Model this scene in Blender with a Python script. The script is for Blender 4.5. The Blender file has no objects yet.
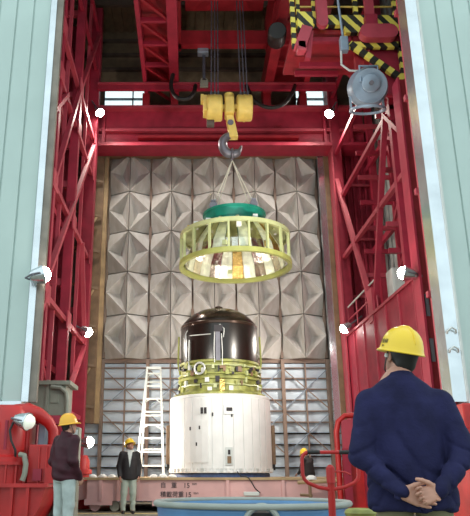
import bpy, bmesh, math, random
import numpy as np
from mathutils import Vector, Matrix, Euler

random.seed(7)
SC = bpy.context.scene
COL = SC.collection

# ------------------------------------------------------------------ camera, sky, exposure
cam_d = bpy.data.cameras.new('camera')
cam = bpy.data.objects.new('camera', cam_d); COL.objects.link(cam)
cam.location = (0, 0, 0.9)
cam.rotation_euler = (math.radians(108), 0, 0)
cam_d.sensor_fit = 'HORIZONTAL'; cam_d.sensor_width = 36
cam_d.lens = 36 * 665 / 470
cam_d.shift_x = 0.1
cam_d.clip_end = 500
SC.camera = cam

world = bpy.data.worlds.new('world'); SC.world = world
world.use_nodes = True
bg = world.node_tree.nodes['Background']
bg.inputs[0].default_value = (0.80, 0.95, 0.97, 1)
bg.inputs[1].default_value = 1.0

SC.view_settings.view_transform = 'Standard'
SC.view_settings.look = 'None'
SC.view_settings.gamma = 1
SC.view_settings.use_curve_mapping = False
SC.view_settings.exposure = 0.55
FLOOD = 330.0

# ------------------------------------------------------------------ materials
def mat(name, col, rough=.5, metal=0., var=.12, scale=3., bump=0., bscale=20., emit=0., stretch=None, spec=.5, col2=None, trans=0.):
    m = bpy.data.materials.new(name); m.use_nodes = True
    nt = m.node_tree; b = nt.nodes['Principled BSDF']
    b.inputs['Roughness'].default_value = rough
    b.inputs['Metallic'].default_value = metal
    b.inputs['Specular IOR Level'].default_value = spec
    if trans: b.inputs['Transmission Weight'].default_value = trans
    tc = nt.nodes.new('ShaderNodeTexCoord'); mp = nt.nodes.new('ShaderNodeMapping')
    nt.links.new(tc.outputs['Object'], mp.inputs[0])
    if stretch: mp.inputs['Scale'].default_value = stretch
    nz = nt.nodes.new('ShaderNodeTexNoise'); nz.inputs['Scale'].default_value = scale; nz.inputs['Detail'].default_value = 5
    nt.links.new(mp.outputs[0], nz.inputs['Vector'])
    rp = nt.nodes.new('ShaderNodeValToRGB')
    c2 = col2 or tuple(min(1, c * (1 + var)) for c in col)
    rp.color_ramp.elements[0].position = .32; rp.color_ramp.elements[1].position = .68
    rp.color_ramp.elements[0].color = (*[c * (1 - var) for c in col], 1)
    rp.color_ramp.elements[1].color = (*c2, 1)
    nt.links.new(nz.outputs['Fac'], rp.inputs[0]); nt.links.new(rp.outputs[0], b.inputs['Base Color'])
    if bump:
        n2 = nt.nodes.new('ShaderNodeTexNoise'); n2.inputs['Scale'].default_value = bscale; n2.inputs['Detail'].default_value = 3
        nt.links.new(mp.outputs[0], n2.inputs['Vector'])
        bp = nt.nodes.new('ShaderNodeBump'); bp.inputs['Strength'].default_value = bump; bp.inputs['Distance'].default_value = .05
        nt.links.new(n2.outputs['Fac'], bp.inputs['Height']); nt.links.new(bp.outputs[0], b.inputs['Normal'])
    if emit:
        b.inputs['Emission Color'].default_value = (1, .97, .88, 1); b.inputs['Emission Strength'].default_value = emit
    return m

def hazard_mat(name, vec, k):
    m = bpy.data.materials.new(name); m.use_nodes = True
    nt = m.node_tree; b = nt.nodes['Principled BSDF']; b.inputs['Roughness'].default_value = .5
    tc = nt.nodes.new('ShaderNodeTexCoord')
    d = nt.nodes.new('ShaderNodeVectorMath'); d.operation = 'DOT_PRODUCT'; d.inputs[1].default_value = vec
    nt.links.new(tc.outputs['Object'], d.inputs[0])
    a = nt.nodes.new('ShaderNodeMath'); a.operation = 'MULTIPLY'; a.inputs[1].default_value = k
    f = nt.nodes.new('ShaderNodeMath'); f.operation = 'FRACT'
    g = nt.nodes.new('ShaderNodeMath'); g.operation = 'GREATER_THAN'; g.inputs[1].default_value = .5
    mx = nt.nodes.new('ShaderNodeMix'); mx.data_type = 'RGBA'
    mx.inputs[6].default_value = (.02, .02, .015, 1); mx.inputs[7].default_value = (.85, .72, .12, 1)
    nt.links.new(d.outputs['Value'], a.inputs[0]); nt.links.new(a.outputs[0], f.inputs[0]); nt.links.new(f.outputs[0], g.inputs[0])
    nt.links.new(g.outputs[0], mx.inputs[0]); nt.links.new(mx.outputs[2], b.inputs['Base Color'])
    return m

M = dict(
    red=mat('crimson paint', (.33, .016, .042), .55, var=.16),
    redl=mat('faded crimson paint', (.43, .05, .078), .52, var=.12),
    redb=mat('bright red paint', (.47, .018, .018), .42, var=.18),
    redd=mat('dark red and roof shade', (.30, .012, .022), .5, var=.2),  # dark red; on crane and trolley it paints in the dimness under the roof
    door=mat('pale green door sheet', (.47, .58, .55), .35, var=.05, scale=.8),
    steel=mat('bright steel trim', (.62, .66, .70), .22, .9, var=.1, scale=1.5, bump=.08, bscale=4),
    steeld=mat('dull steel trim', (.22, .19, .16), .35, .7, var=.2),
    panel=mat('panel board', (.50, .48, .44), .55, var=.16, scale=1.3, stretch=(3, 3, .6), col2=(.55, .54, .53)),
    strip=mat('brown joint strip', (.24, .17, .135), .6, var=.15),
    brown=mat('brown frame', (.22, .135, .075), .5, var=.2),
    sheet=mat('pale blue sheet', (.60, .70, .80), .5, var=.08, scale=2),
    clad=mat('dark cladding', (.10, .07, .055), .6, var=.25),
    cladg=mat('grey cladding', (.33, .36, .35), .5, var=.15),
    roof=mat('brown roof sheet', (.17, .12, .075), .6, var=.2),
    conc=mat('concrete floor', (.22, .21, .16), .75, var=.3, scale=1.2, bump=.1),
    white=mat('white paint', (.80, .80, .79), .32, var=.04),
    olive=mat('yellow green primer', (.27, .28, .07), .5, var=.45, scale=5),
    dark=mat('dark lacquer', (.012, .008, .006), .27, .0, var=.4, scale=2),
    cap=mat('brown lacquered dome', (.06, .035, .025), .2, .55, var=.3),
    silver=mat('silver foil', (.62, .58, .50), .15, 1., var=.2, bump=.35, bscale=14),
    gold=mat('gold foil', (.62, .42, .14), .25, 1., var=.25, bump=.5, bscale=22),
    mint=mat('pale foil cone', (.78, .82, .66), .35, .45, var=.18, scale=5, bump=.3, bscale=12),
    teal=mat('teal paint', (.012, .24, .17), .3, var=.2),
    lime=mat('pale yellow green paint', (.50, .54, .27), .4, var=.1),
    limed=mat('yellow green paint', (.36, .38, .11), .4, var=.12),
    yel=mat('crane yellow', (.80, .58, .14), .4, var=.12),
    hook=mat('grey forged hook', (.20, .19, .22), .45, .5, var=.2),
    rope=mat('wire rope', (.10, .10, .13), .5, .3, var=.2),
    sling=mat('pale sling', (.62, .60, .50), .6),
    black=mat('black rubber', (.015, .014, .014), .5, var=.3),
    bgrey=mat('blue grey paint', (.27, .34, .43), .4, .2, var=.12),
    ggrey=mat('green grey paint', (.27, .27, .22), .45, var=.12),
    pink=mat('pink primer', (.62, .36, .35), .5, var=.12, scale=1.5),
    tan=mat('tan plank edge', (.40, .28, .15), .6, var=.2),
    blue=mat('blue tub plastic', (.10, .24, .46), .35, var=.12),
    grey=mat('grey rim', (.34, .36, .33), .5, var=.1),
    bluering=mat('blue support ring', (.05, .09, .22), .45, var=.3, scale=10),
    alum=mat('aluminium', (.62, .64, .62), .45, .25, var=.06),
    cloth=mat('white rag', (.82, .82, .80), .8, var=.06),
    wire=mat('thin brass wire', (.34, .27, .16), .4, .5),
    skin=mat('skin', (.50, .25, .18), .5, var=.12, scale=18),
    hair=mat('black hair', (.012, .010, .010), .45, var=.3, scale=30, stretch=(1, 1, .3)),
    helmet=mat('yellow helmet', (.90, .60, .04), .28, var=.04),
    helmeto=mat('orange yellow helmet', (.88, .45, .04), .3, var=.05),
    navy=mat('navy cloth', (.017, .017, .060), .85, var=.25, scale=9, bump=.12, bscale=60, spec=.2),
    plum=mat('dark plum leather', (.050, .012, .020), .55, var=.3, scale=7, spec=.25),
    blackj=mat('black jacket cloth', (.018, .014, .016), .7, var=.3),
    jeans=mat('washed jeans', (.42, .48, .47), .8, var=.15, scale=8),
    slacks=mat('grey green trousers', (.42, .47, .40), .8, var=.12),
    khaki=mat('khaki trousers', (.20, .18, .10), .8, var=.1),
    shoe=mat('black shoe', (.02, .018, .016), .4),
    strap=mat('chin strap', (.10, .07, .07), .6),
    ink=mat('dark lettering', (.03, .025, .03), .6),
    lens=mat('lit lamp lens', (1, 1, 1), .3, var=0, emit=40),
    lensl=mat('faintly glowing glass', (.9, .95, .8), .15, var=.02, emit=.25),  # glass of the unlit lamp, given a faint glow of its own
    glass=mat('window glass', (.9, .95, .95), .08, var=.02, trans=1.),
    pale=mat('pale cabinet paint', (.62, .64, .62), .45, var=.06),
    hazx=hazard_mat('hazard stripe slanted', (1, 0, .8), 2.6),
    hazz=hazard_mat('hazard stripe upright', (0.15, 0, 1), 2.9),
    hazd=hazard_mat('hazard stripe brace', (.75, 0, -.65), 2.9),
)

# ------------------------------------------------------------------ builders
ORG = {}
def tag(o, label, cat, group=None, kind=None):
    if label: o['label'] = label
    if cat: o['category'] = cat
    if group: o['group'] = group
    if kind: o['kind'] = kind
    return o
def thing(name, loc, label, cat, group=None, rz=0.):
    o = bpy.data.objects.new(name, None); o.empty_display_size = .1
    COL.objects.link(o); o.location = loc; o.rotation_euler = (0, 0, rz)
    ORG[o] = Vector(loc)
    return tag(o, label, cat, group)

class MB:
    """collects shapes given in world coordinates; build() links them as one mesh object"""
    def __init__(s): s.v = []; s.f = []; s.sm = []
    def add(s, vs, fs, smooth=False):
        n = len(s.v); s.v += [tuple(v) for v in vs]; s.f += [tuple(i + n for i in f) for f in fs]; s.sm += [smooth] * len(fs)
        return s
    def box(s, x0, x1, y0, y1, z0, z1):
        vs = [(x, y, z) for z in (z0, z1) for y in (y0, y1) for x in (x0, x1)]
        return s.add(vs, [(0, 2, 3, 1), (4, 5, 7, 6), (0, 1, 5, 4), (2, 6, 7, 3), (0, 4, 6, 2), (1, 3, 7, 5)])
    def bar(s, a, b, w, d=None, up=(0, 0, 1)):
        """rectangular bar from a to b, w across, d along the 'up' side"""
        d = d or w; a = Vector(a); b = Vector(b); t = (b - a).normalized(); up = Vector(up)
        if abs(t.dot(up)) > .98: up = Vector((0, 1, 0))
        r = t.cross(up).normalized(); u = r.cross(t)
        vs = [p + r * (i * w / 2) + u * (j * d / 2) for p in (a, b) for i, j in ((-1, -1), (1, -1), (1, 1), (-1, 1))]
        return s.add(vs, [(3, 2, 1, 0), (4, 5, 6, 7), (0, 1, 5, 4), (1, 2, 6, 5), (2, 3, 7, 6), (3, 0, 4, 7)])
    def tube(s, pts, r, n=8, closed=False):
        pts = [Vector(p) for p in pts]; N = len(pts); rs = r if isinstance(r, (list, tuple)) else [r] * N
        vs = []; prev = None
        for i, p in enumerate(pts):
            if closed: t = pts[(i + 1) % N] - pts[i - 1]
            else: t = pts[min(i + 1, N - 1)] - pts[max(i - 1, 0)]
            t = t.normalized() if t.length > 1e-9 else Vector((0, 0, 1))
            if prev is None:
                a = Vector((0, 0, 1)) if abs(t.z) < .9 else Vector((1, 0, 0)); prev = t.cross(a).normalized()
            prev = (prev - t * prev.dot(t)).normalized(); q = t.cross(prev)
            vs += [p + (prev * math.cos(2 * math.pi * k / n) + q * math.sin(2 * math.pi * k / n)) * rs[i] for k in range(n)]
        fs = [(i * n + k, i * n + (k + 1) % n, ((i + 1) % N) * n + (k + 1) % n, ((i + 1) % N) * n + k) for i in range(N if closed else N - 1) for k in range(n)]
        s.add(vs, fs, True)
        if not closed:
            b = len(s.v) - len(vs)
            s.f += [tuple(b + k for k in reversed(range(n))), tuple(b + (N - 1) * n + k for k in range(n))]; s.sm += [False, False]
        return s
    def lathe(s, prof, c, n=40, axis=None, a0=0., a1=None, smooth=True, closed=False):
        """prof: (radius, height) pairs round the axis through c"""
        full = a1 is None; a1 = 2 * math.pi if full else a1
        m = n if full else n + 1
        R = Vector(axis).normalized().to_track_quat('Z', 'Y').to_matrix() if axis else Matrix.Identity(3)
        c = Vector(c); vs = []
        for r, z in prof:
            for k in range(m):
                a = a0 + (a1 - a0) * k / n
                vs.append(c + R @ Vector((r * math.cos(a), r * math.sin(a), z)))
        fs = []; L = len(prof)
        for i in range(L if closed else L - 1):
            j = (i + 1) % L
            for k in range(n):
                k2 = (k + 1) % m
                fs.append((i * m + k, i * m + k2, j * m + k2, j * m + k))
        return s.add(vs, fs, smooth)
    def prism(s, poly, y0, y1):
        """polygon in x,z extruded along y"""
        n = len(poly)
        vs = [(x, y0, z) for x, z in poly] + [(x, y1, z) for x, z in poly]
        return s.add(vs, [tuple(range(n)), tuple(reversed(range(n, 2 * n)))] + [(k, n + k, n + (k + 1) % n, (k + 1) % n) for k in range(n)])
    def mesh(s, name, off=(0, 0, 0)):
        me = bpy.data.meshes.new(name); o = Vector(off)
        me.from_pydata([tuple(Vector(v) - o) for v in s.v], [], s.f)
        me.polygons.foreach_set('use_smooth', s.sm)
        bm = bmesh.new(); bm.from_mesh(me)
        if any(s.sm): bmesh.ops.remove_doubles(bm, verts=bm.verts, dist=1e-6); bmesh.ops.dissolve_degenerate(bm, edges=bm.edges, dist=1e-7)
        bmesh.ops.recalc_face_normals(bm, faces=bm.faces)
        bm.to_mesh(me); bm.free(); me.update()
        if any(s.sm): me.set_sharp_from_angle(angle=math.radians(38))
        return me
    def build(s, name, m, parent=None, label=None, bevel=0., local=False, root=None, off=None):
        r = parent
        while r is not None and r not in ORG: r = r.parent
        org = Vector((0, 0, 0)) if (local or r is None) else ORG[r]
        if off is not None: org = Vector(off)
        me = s.mesh(name, org); me.materials.append(M[m] if isinstance(m, str) else m)
        o = bpy.data.objects.new(name, me); COL.objects.link(o)
        if parent is not None: o.parent = parent
        elif off is not None: o.location = off
        if label: o['label'] = label
        if bevel:
            bv = o.modifiers.new('bevel', 'BEVEL'); bv.width = bevel; bv.segments = 2; bv.limit_method = 'ANGLE'
        return o
def piece(src, name, parent, loc=None, scale=None):
    o = bpy.data.objects.new(name, src); COL.objects.link(o); o.parent = parent
    if loc is not None: o.location = loc
    if scale is not None: o.scale = scale
    return o
def structure(o): o['kind'] = 'structure'; return o
def text_mesh(body, size, extrude=.004):
    cu = bpy.data.curves.new('lettering', 'FONT'); cu.body = body; cu.size = size; cu.extrude = extrude; cu.align_x = 'LEFT'
    o = bpy.data.objects.new('lettering', cu); COL.objects.link(o)
    bpy.context.view_layer.update()
    me = bpy.data.meshes.new_from_object(o.evaluated_get(bpy.context.evaluated_depsgraph_get()))
    bpy.data.objects.remove(o); bpy.data.curves.remove(cu)
    return me
def arc(c, r, a0, a1, n, plane='xz', y=0.):
    out = []
    for k in range(n + 1):
        a = a0 + (a1 - a0) * k / n
        p, q = r * math.cos(a), r * math.sin(a)
        out.append((c[0] + p, c[1], c[2] + q) if plane == 'xz' else ((c[0] + p, c[1] + q, c[2]) if plane == 'xy' else (c[0], c[1] + p, c[2] + q)))
    return out

# ------------------------------------------------------------------ the setting
floor = structure(MB().box(-40, 40, -15, 60, -.3, 0).build('floor', 'conc'))
for i, (x0, x1, y0, y1) in enumerate([(-6, 9, 17.05, 17.17), (-6, 9, 13.2, 13.35)]):
    MB().box(x0, x1, y0, y1, 0, .004).build('floor_line', 'yel', floor)

# back wall: 5 x 5 square bays of two folded half panels each, framed sheets below
WX0, WY, TP, WZ0 = -3.05, 24.0, 1.61, 4.82
wall = structure(MB().box(-5.6, 7.4, WY + .05, WY + .3, 0, 14.2).build('wall_back', 'clad'))
def half_panel(mirror):
    w, h, d, q = TP / 2 - .035, TP - .04, .46, .06
    s = -1 if mirror else 1
    # x runs from the thin joint (0) to the brown strip (w); proud towards -y
    P = dict(tj=(0.012, -d, h / 2), bj=(0.012, -d, -h / 2), side=(w, -d * .92, 0.02), tc=(w, -.03, h / 2), bc=(w, -.03, -h / 2), inn=(w * .40, -q, .03))
    ks = list(P); vs = [P[k] for k in ks] + [(0.012, 0, h / 2), (0.012, 0, -h / 2), (w, 0, h / 2), (w, 0, -h / 2)]
    I = {k: i for i, k in enumerate(ks)}
    fs = [('tj', 'tc', 'side'), ('bj', 'side', 'bc'), ('tj', 'side', 'inn'), ('inn', 'side', 'bj'), ('tj', 'inn', 'bj')]
    F = [tuple(I[a] for a in f) for f in fs] + [(I['tj'], I['bj'], 7, 6), (I['tj'], 6, 8, I['tc']), (I['bj'], I['bc'], 9, 7), (I['tc'], 8, 9, I['bc'], I['side'])]
    b = MB().add([(x * s, y, z) for x, y, z in vs], F)
    me = b.mesh('wall_panel'); me.materials.append(M['panel']); return me
hp = [half_panel(False), half_panel(True)]
for r in range(5):
    for c in range(5):
        for k in (0, 1):
            piece(hp[k], 'wall_panel', wall, (WX0 + TP * (c + .5), WY + .03, WZ0 + TP * (r + .5)))
for c in range(6):
    x = WX0 + TP * c
    MB().box(x - .05, x + .05, WY - .12, WY + .06, WZ0 + .05, WZ0 + 5 * TP).build('joint_strip', 'strip', wall)
MB().box(WX0, WX0 + 5 * TP, WY - .10, WY + .06, WZ0 - .12, WZ0 + .02).build('sill_rail', 'strip', wall)
RZ = [4.52, 4.15, 3.77, 3.39, 3.01, 2.63, 2.25, 1.87, 1.49, 1.11, .73, .35, 0.]
sheet = None
zt = WZ0 - .12
for z in RZ:
    if z < 2.3: MB().box(WX0 - TP, WX0 + 6 * TP, WY - .14, WY - .03, z - .017, z + .017).build('rail', 'strip', wall)
    for c in (range(-1, 6) if z < 2.3 else range(5)):
        x0 = WX0 + TP * c
        for k in (0, 1):
            xa = x0 + TP / 2 * k
            b = MB(); zb = z
            b.add([(xa + .02, WY - .02, zb + .02), (xa + TP / 2 - .02, WY - .02, zb + .02), (xa + TP / 2 - .02, WY - .02, zt - .02), (xa + .02, WY - .02, zt - .02),
                   (xa + TP / 4, WY - .045, (zb + zt) / 2)] , [(0, 1, 4), (1, 2, 4), (2, 3, 4), (3, 0, 4), (3, 2, 1, 0)])
            b.build('sheet', 'sheet', wall)
    MB().box(WX0, WX0 + 5 * TP, WY - .14, WY - .03, z - .017, z + .017).build('rail', 'strip', wall)
    zt = z
for c in range(6):
    x = WX0 + TP * c
    MB().box(x - .06, x + .06, WY - .20, WY, 0, WZ0).build('post', 'strip', wall)
for c in range(5):
    x = WX0 + TP * (c + .5)
    MB().box(x - .022, x + .022, WY - .16, WY, 0, WZ0 - .1).build('thin_post', 'strip', wall)
    for z in (3.77, 2.25):
        for s in (-1, 1):
            MB().bar((x - TP / 2, WY - .17, z - .72 * s), (x + TP / 2, WY - .17, z + .72 * s), .045, .03).build('cross_brace', 'strip' if s < 0 else 'bgrey', wall)
# frame round the panels
MB().box(-3.62, -3.22, 23.3, 23.6, 2.55, 12.95).build('frame_upright', 'brown', wall)
MB().box(-3.22, -3.08, 23.45, 23.75, 2.55, 12.9).build('frame_edge', 'tan', wall)
MB().box(5.02, 5.24, 23.35, 23.6, 2.5, 12.9).build('steel_upright', 'steel', wall)
MB().box(5.24, 5.55, 23.3, 23.6, 2.5, 12.95).build('frame_upright', 'brown', wall)
MB().box(-3.62, 5.55, 23.45, 23.75, 12.72, 13.0).build('frame_head', 'brown', wall)
# upper back wall with the two windows
up = structure(MB().box(-5.6, 7.4, WY + .05, WY + .3, 14.2, 15.15).box(-5.6, -3.5, WY + .05, WY + .3, 15.15, 16.3).box(-1.75, 4.4, WY + .05, WY + .3, 15.15, 16.3)
               .box(6.2, 7.4, WY + .05, WY + .3, 15.15, 16.3).box(-5.6, 7.4, WY + .05, WY + .3, 16.3, 19).build('wall_back_upper', 'roof'))
for z in (16.9, 17.6, 18.3):
    MB().box(-5.6, 7.4, WY - .1, WY + .05, z, z + .12).build('girt', 'clad', up)
for i, (x0, x1) in enumerate([(-3.5, -1.75), (4.4, 6.2)]):
    w = structure(MB().box(x0, x1, WY + .12, WY + .13, 15.15, 16.3).build('window_%d' % (i + 1), 'glass'))
    MB().box(x0, x1, WY + .06, WY + .2, 15.15, 15.22).box(x0, x1, WY + .06, WY + .2, 16.23, 16.3).box(x0, x0 + .06, WY + .06, WY + .2, 15.15, 16.3).box(x1 - .06, x1, WY + .06, WY + .2, 15.15, 16.3).build('window_frame', 'clad', w)
    MB().box(x0, x1, WY + .06, WY + .2, 15.62, 15.66).build('mullion', 'bgrey', w)
    MB().box(x0 + 1.2, x0 + 1.25, WY + .06, WY + .2, 15.15, 16.3).build('mullion', 'bgrey', w)
# side walls of ribbed cladding
def ribbed(name, x, dx, y0, y1, z0, z1, m, pitch, pname):
    w = structure(MB().box(min(x, x + dx), max(x, x + dx), y0, y1, z0, z1).build(name, m))
    xs = x if dx > 0 else x
    rib = MB().box(-.05, .05, -pitch * .3, pitch * .3, z0, z1).mesh(pname); rib.materials.append(M[m])
    n = int((y1 - y0) / pitch)
    for k in range(n): piece(rib, pname, w, (x - .03 * (1 if dx > 0 else -1), y0 + pitch * (k + .5), 0))
    return w
wl = ribbed('wall_left', -5.4, -.2, 12.9, 24.0, 0, 19, 'clad', .5, 'cladding_rib')
wr = ribbed('wall_right', 7.2, .2, 12.9, 24.0, 0, 19, 'cladg', .45, 'cladding_rib')
ceil = structure(MB().box(-5.6, 7.4, 12.5, 24.3, 18.9, 19.1).build('ceiling', 'roof'))
rib = MB().box(-.09, .09, 12.6, 24.0, -.1, .0).mesh('roof_rib'); rib.materials.append(M['roof'])
for k in range(32): piece(rib, 'roof_rib', ceil, (-5.2 + .4 * k, 0, 18.9))
for y in (14.5, 17.0, 19.5, 22.0): MB().box(-5.4, 7.2, y - .08, y + .08, 18.55, 18.8).build('purlin', 'clad', ceil)
fr = structure(MB().box(-9, 11, 12.4, 12.7, 17.6, 19.1).build('wall_front', 'door'))
structure(MB().box(-9, -5.4, 12.75, 12.9, 0, 17.6).build('wall_front_left', 'clad')); structure(MB().box(7.2, 11, 12.75, 12.9, 0, 17.6).build('wall_front_right', 'clad'))
# rolled open doors: upright sheets with recessed joints
def big_door(name, xe, s, n, x0):
    """xe: inner edge, x0: where the sheets start"""
    lo, hi = sorted((x0, x0 + s * .37 * n))
    d = structure(MB().box(lo, hi, 12.06, 12.5, 2.15, 17.6).build(name, 'door'))
    pm = MB()
    pm.add([(0, 0, 2.12), (.352, 0, 2.12), (.352, 0, 17.6), (0, 0, 17.6), (.012, -.03, 2.12), (.340, -.03, 2.12), (.340, -.03, 17.6), (.012, -.03, 17.6)],
           [(3, 2, 1, 0), (4, 5, 6, 7), (0, 1, 5, 4), (1, 2, 6, 5), (2, 3, 7, 6), (3, 0, 4, 7)])
    me = pm.mesh('door_sheet'); me.materials.append(M['door'])
    for k in range(n):
        x = x0 + s * (.01 + .37 * k); piece(me, 'door_sheet', d, (x if s > 0 else x - .352, 12.058, 0))
    lo, hi = sorted((x0, x0 + s * .37 * n))
    if s < 0:
        MB().box(x0, x0 + .125, 11.97, 12.2, 2.12, 17.6).build('edge_trim', 'steel', d)
        MB().box(x0 + .125, xe, 12.03, 12.14, 2.12, 17.6).build('edge_jamb', 'steeld', d)
    else:
        MB().box(xe, x0, 11.99, 12.2, 2.12, 17.6).build('edge_trim', 'steel', d)
        MB().box(x0 - .035, x0 + .005, 11.965, 11.99, 2.12, 17.6).build('edge_bead', 'pale', d)
        MB().box(xe + .02, x0, 12.2, 12.5, 2.12, 17.6).build('edge_jamb', 'steel', d)
    MB().box(lo, hi, 12.0, 12.5, 2.06, 2.13).build('bottom_rail', 'steel', d)
    return d
big_door('door_1', -2.70, -1, 15, -2.955); dr = big_door('door_2', 4.70, 1, 15, 4.985)
for z in (3.35, 3.0): MB().tube([(4.74, 11.98, z), (4.73, 11.93, z + .03), (4.80, 11.90, z + .09), (4.88, 11.93, z + .05), (4.90, 11.98, z)], .018, 6).build('door_latch', 'alum', dr)

# ------------------------------------------------------------------ red steelwork
# left side frame (plane x = -3.5) : columns, horizontal beams along the depth, slanted braces
t = thing('side_truss', (-3.5, 18, 0), 'crimson steel frame of columns, beams and braces along the dark left cladding wall', 'truss')
MB().box(-3.78, -3.36, 21.9, 22.3, 0, 18.4).build('column', 'red', t, bevel=.01)
MB().box(-3.82, -3.74, 21.8, 22.4, 0, 18.4).build('column_flange', 'red', t)
for y in (18.6, 15.6, 13.2): MB().box(-3.66, -3.40, y - .12, y + .12, 0, 18.4).build('column', 'red', t)
for y in (20.4, 17.0): MB().box(-3.60, -3.50, y - .05, y + .05, 0, 18.4).build('post', 'redl', t)
for z, m in ((2.6, 'red'), (5.05, 'redl'), (8.05, 'redl'), (11.2, 'redl'), (12.65, 'redl'), (15.6, 'red'), (17.4, 'red')):
    MB().bar((-3.5, 14.69 if z < 3 else 13.2, z), (-3.5, 22.1, z), .12, .14).build('beam', m, t)
for (ya, za, yb, zb) in ((15.2, 5.05, 22.2, 12.65), (13.3, 2.6, 15.6, 5.05), (15.6, 8.05, 18.6, 12.65), (13.2, 8.05, 16.6, 11.2), (18.6, 12.65, 22.1, 17.4), (13.2, 12.65, 18.6, 17.4),
                         (22.1, 5.05, 18.6, 2.6), (20.4, 8.05, 21.9, 5.05)):
    MB().bar((-3.44, ya, za), (-3.44, yb, zb), .13, .13).build('brace', 'redl', t)
for y in (22.1, 18.6, 15.6):
    for z in (5.05, 8.05, 11.2, 12.65):
        MB().box(-3.42, -3.38, y - .28, y + .28, z - .25, z + .25).build('gusset_plate', 'redl', t)
# second layer against the left cladding
t = thing('outer_truss', (-4.6, 18, 0), 'deep red steel frame set behind the columns, close to the left cladding', 'truss')
for y in (14.0, 15.4, 17.3, 19.4, 21.4, 23.2): MB().box(-4.75, -4.45, y - .15, y + .15, 0, 18.4).build('column', 'red', t)
for z in (1.5, 3.2, 4.2, 6.2, 7.2, 9.3, 10.2, 13.9, 16.4): MB().bar((-4.5, 13.4, z), (-4.5, 23.4, z), .10, .2).build('beam', 'red', t)
for z in (3.2, 6.2, 9.3, 12.4, 15.5):
    MB().bar((-4.45, 14.0, z), (-4.45, 17.3, z + 3.1), .12).build('brace', 'redl', t)
    MB().bar((-4.45, 21.4, z), (-4.45, 17.3, z + 3.1), .12).build('brace', 'redl', t)
    for y in (15.6, 18.6, 22.1): MB().bar((-4.6, y, z), (-3.81 if y > 20 else -3.65, y, z), .14, .2).build('tie', 'redl', t)
# brackets between column and portal
t = thing('wall_bracket_rack', (-3.7, 23, 0), 'brown angle brackets stacked up beside the left edge of the panelled wall', 'brackets')
for z in (3.2, 4.6, 6.0, 7.4, 8.8, 10.2, 11.6):
    MB().bar((-4.2, 23.0, z), (-3.25, 23.2, z - .12), .05, .09).build('bracket_arm', 'brown', t)
    if z in (3.2, 6.0, 8.8): MB().bar((-4.1, 23.0, z - .2), (-3.4, 23.1, z + 1.2), .05, .06).build('bracket_brace', 'tan', t)
MB().box(-4.05, -3.97, 22.95, 23.05, 1, 12.63).build('bracket_post', 'brown', t)

# right side frame (plane x = 5.6)
t = thing('side_truss', (5.6, 19, 0), 'crimson steel frame with V braces, handrails and a deep plate girder by the grey cladding', 'truss')
MB().box(5.45, 5.80, 22.7, 23.1, 0, 18.4).build('column', 'red', t)
MB().box(5.40, 5.46, 22.6, 23.2, 0, 18.4).build('column_flange', 'redl', t)
MB().box(5.20, 5.40, 14.3, 14.6, 0, 10.2).build('column', 'redd', t); MB().box(5.15, 5.20, 14.2, 14.65, 0, 10.2).build('column_flange', 'red', t)
for z in (3.2, 4.2): MB().box(5.24, 5.32, 14.26, 14.3, z, z + .5).build('slot_plate', 'hook', t)
MB().box(5.52, 5.68, 16.1, 16.3, 0, 12.51).build('column', 'red', t)
for z, m in ((12.43, 'red'), (8.3, 'redl'), (10.5, 'red'), (14.85, 'red')): MB().bar((5.6, 15.81 if z == 12.43 else (16.1 if z == 10.5 else 14.4), z), (5.6, 23, z), .12, .14).build('beam', m, t)
MB().bar((5.56, 22.9, 11.6), (5.56, 19.4, 5.5), .15, .15).build('brace', 'redl', t)
MB().bar((5.60, 16.6, 10.9), (5.60, 19.4, 5.5), .15, .15).build('brace', 'red', t)
MB().bar((5.56, 16.6, 10.9), (5.56, 22.9, 17.0), .15, .15).build('brace', 'redl', t)
MB().bar((5.56, 14.4, 8.3), (5.56, 16.6, 10.5), .12, .12).build('brace', 'red', t)
MB().box(5.50, 5.60, 14.4, 23.0, 2.6, 5.42).build('plate_girder', 'red', t)
MB().box(5.44, 5.72, 14.4, 23.0, 5.38, 5.46).build('girder_flange', 'redl', t)
for y in (15.6, 16.8, 18.0, 19.2, 20.4, 21.6): MB().box(5.46, 5.50, y - .03, y + .03, 2.6, 5.4).build('stiffener', 'redl', t)
for z in (6.0, 6.45): MB().tube([(5.6, 19.1, z), (5.6, 22.8, z)], .028, 6).build('handrail', 'pale' if z > 6.3 else 'redl', t)
for y in (19.1, 20.3, 21.5, 22.7): MB().tube([(5.6, y, 5.45), (5.6, y, 6.47)], .025, 6).build('rail_post', 'redl', t)
MB().box(5.46, 5.54, 19.15, 19.65, 5.2, 6.2).build('gusset_plate', 'redl', t)
t = thing('outer_truss', (6.7, 19, 0), 'crimson ladder-like cross beams reaching back to the grey right cladding', 'truss')
for y in (15.2, 20.2, 22.4): MB().box(6.72, 6.95, y - .12, y + .12, 0, 18.4).build('column', 'red', t)
for k, z in enumerate((5.3, 6.9, 7.7, 8.5, 9.4, 10.3, 11.2, 12.2, 13.2)):
    for y in (15.25, 17.8, 20.25):
        MB().bar((5.96 if y < 16 and z > 10 else 5.67, y, z), (7.125, y, z), .10, .14).build('cross_beam', 'redl' if (k + int(y)) % 2 else 'red', t)
for z in (5.32, 8.6, 11.8, 14.5): MB().bar((6.75, 15, z), (6.75, 23, z), .12, .2).build('beam', 'red', t)
MB().bar((6.7, 15.2, 11.8), (6.7, 20.2, 8.6), .14).build('brace', 'redl', t)
MB().bar((6.7, 20.2, 11.8), (6.7, 15.2, 8.6), .14).build('brace', 'red', t)
MB().bar((6.7, 22.4, 5.4), (6.7, 17.6, 8.6), .14).build('brace', 'red', t)
t = thing('ribbed_panel', (6.4, 23.6, 0), 'crimson ribbed wall panel filling the corner right of the panelled wall', 'wall panel')
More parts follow.
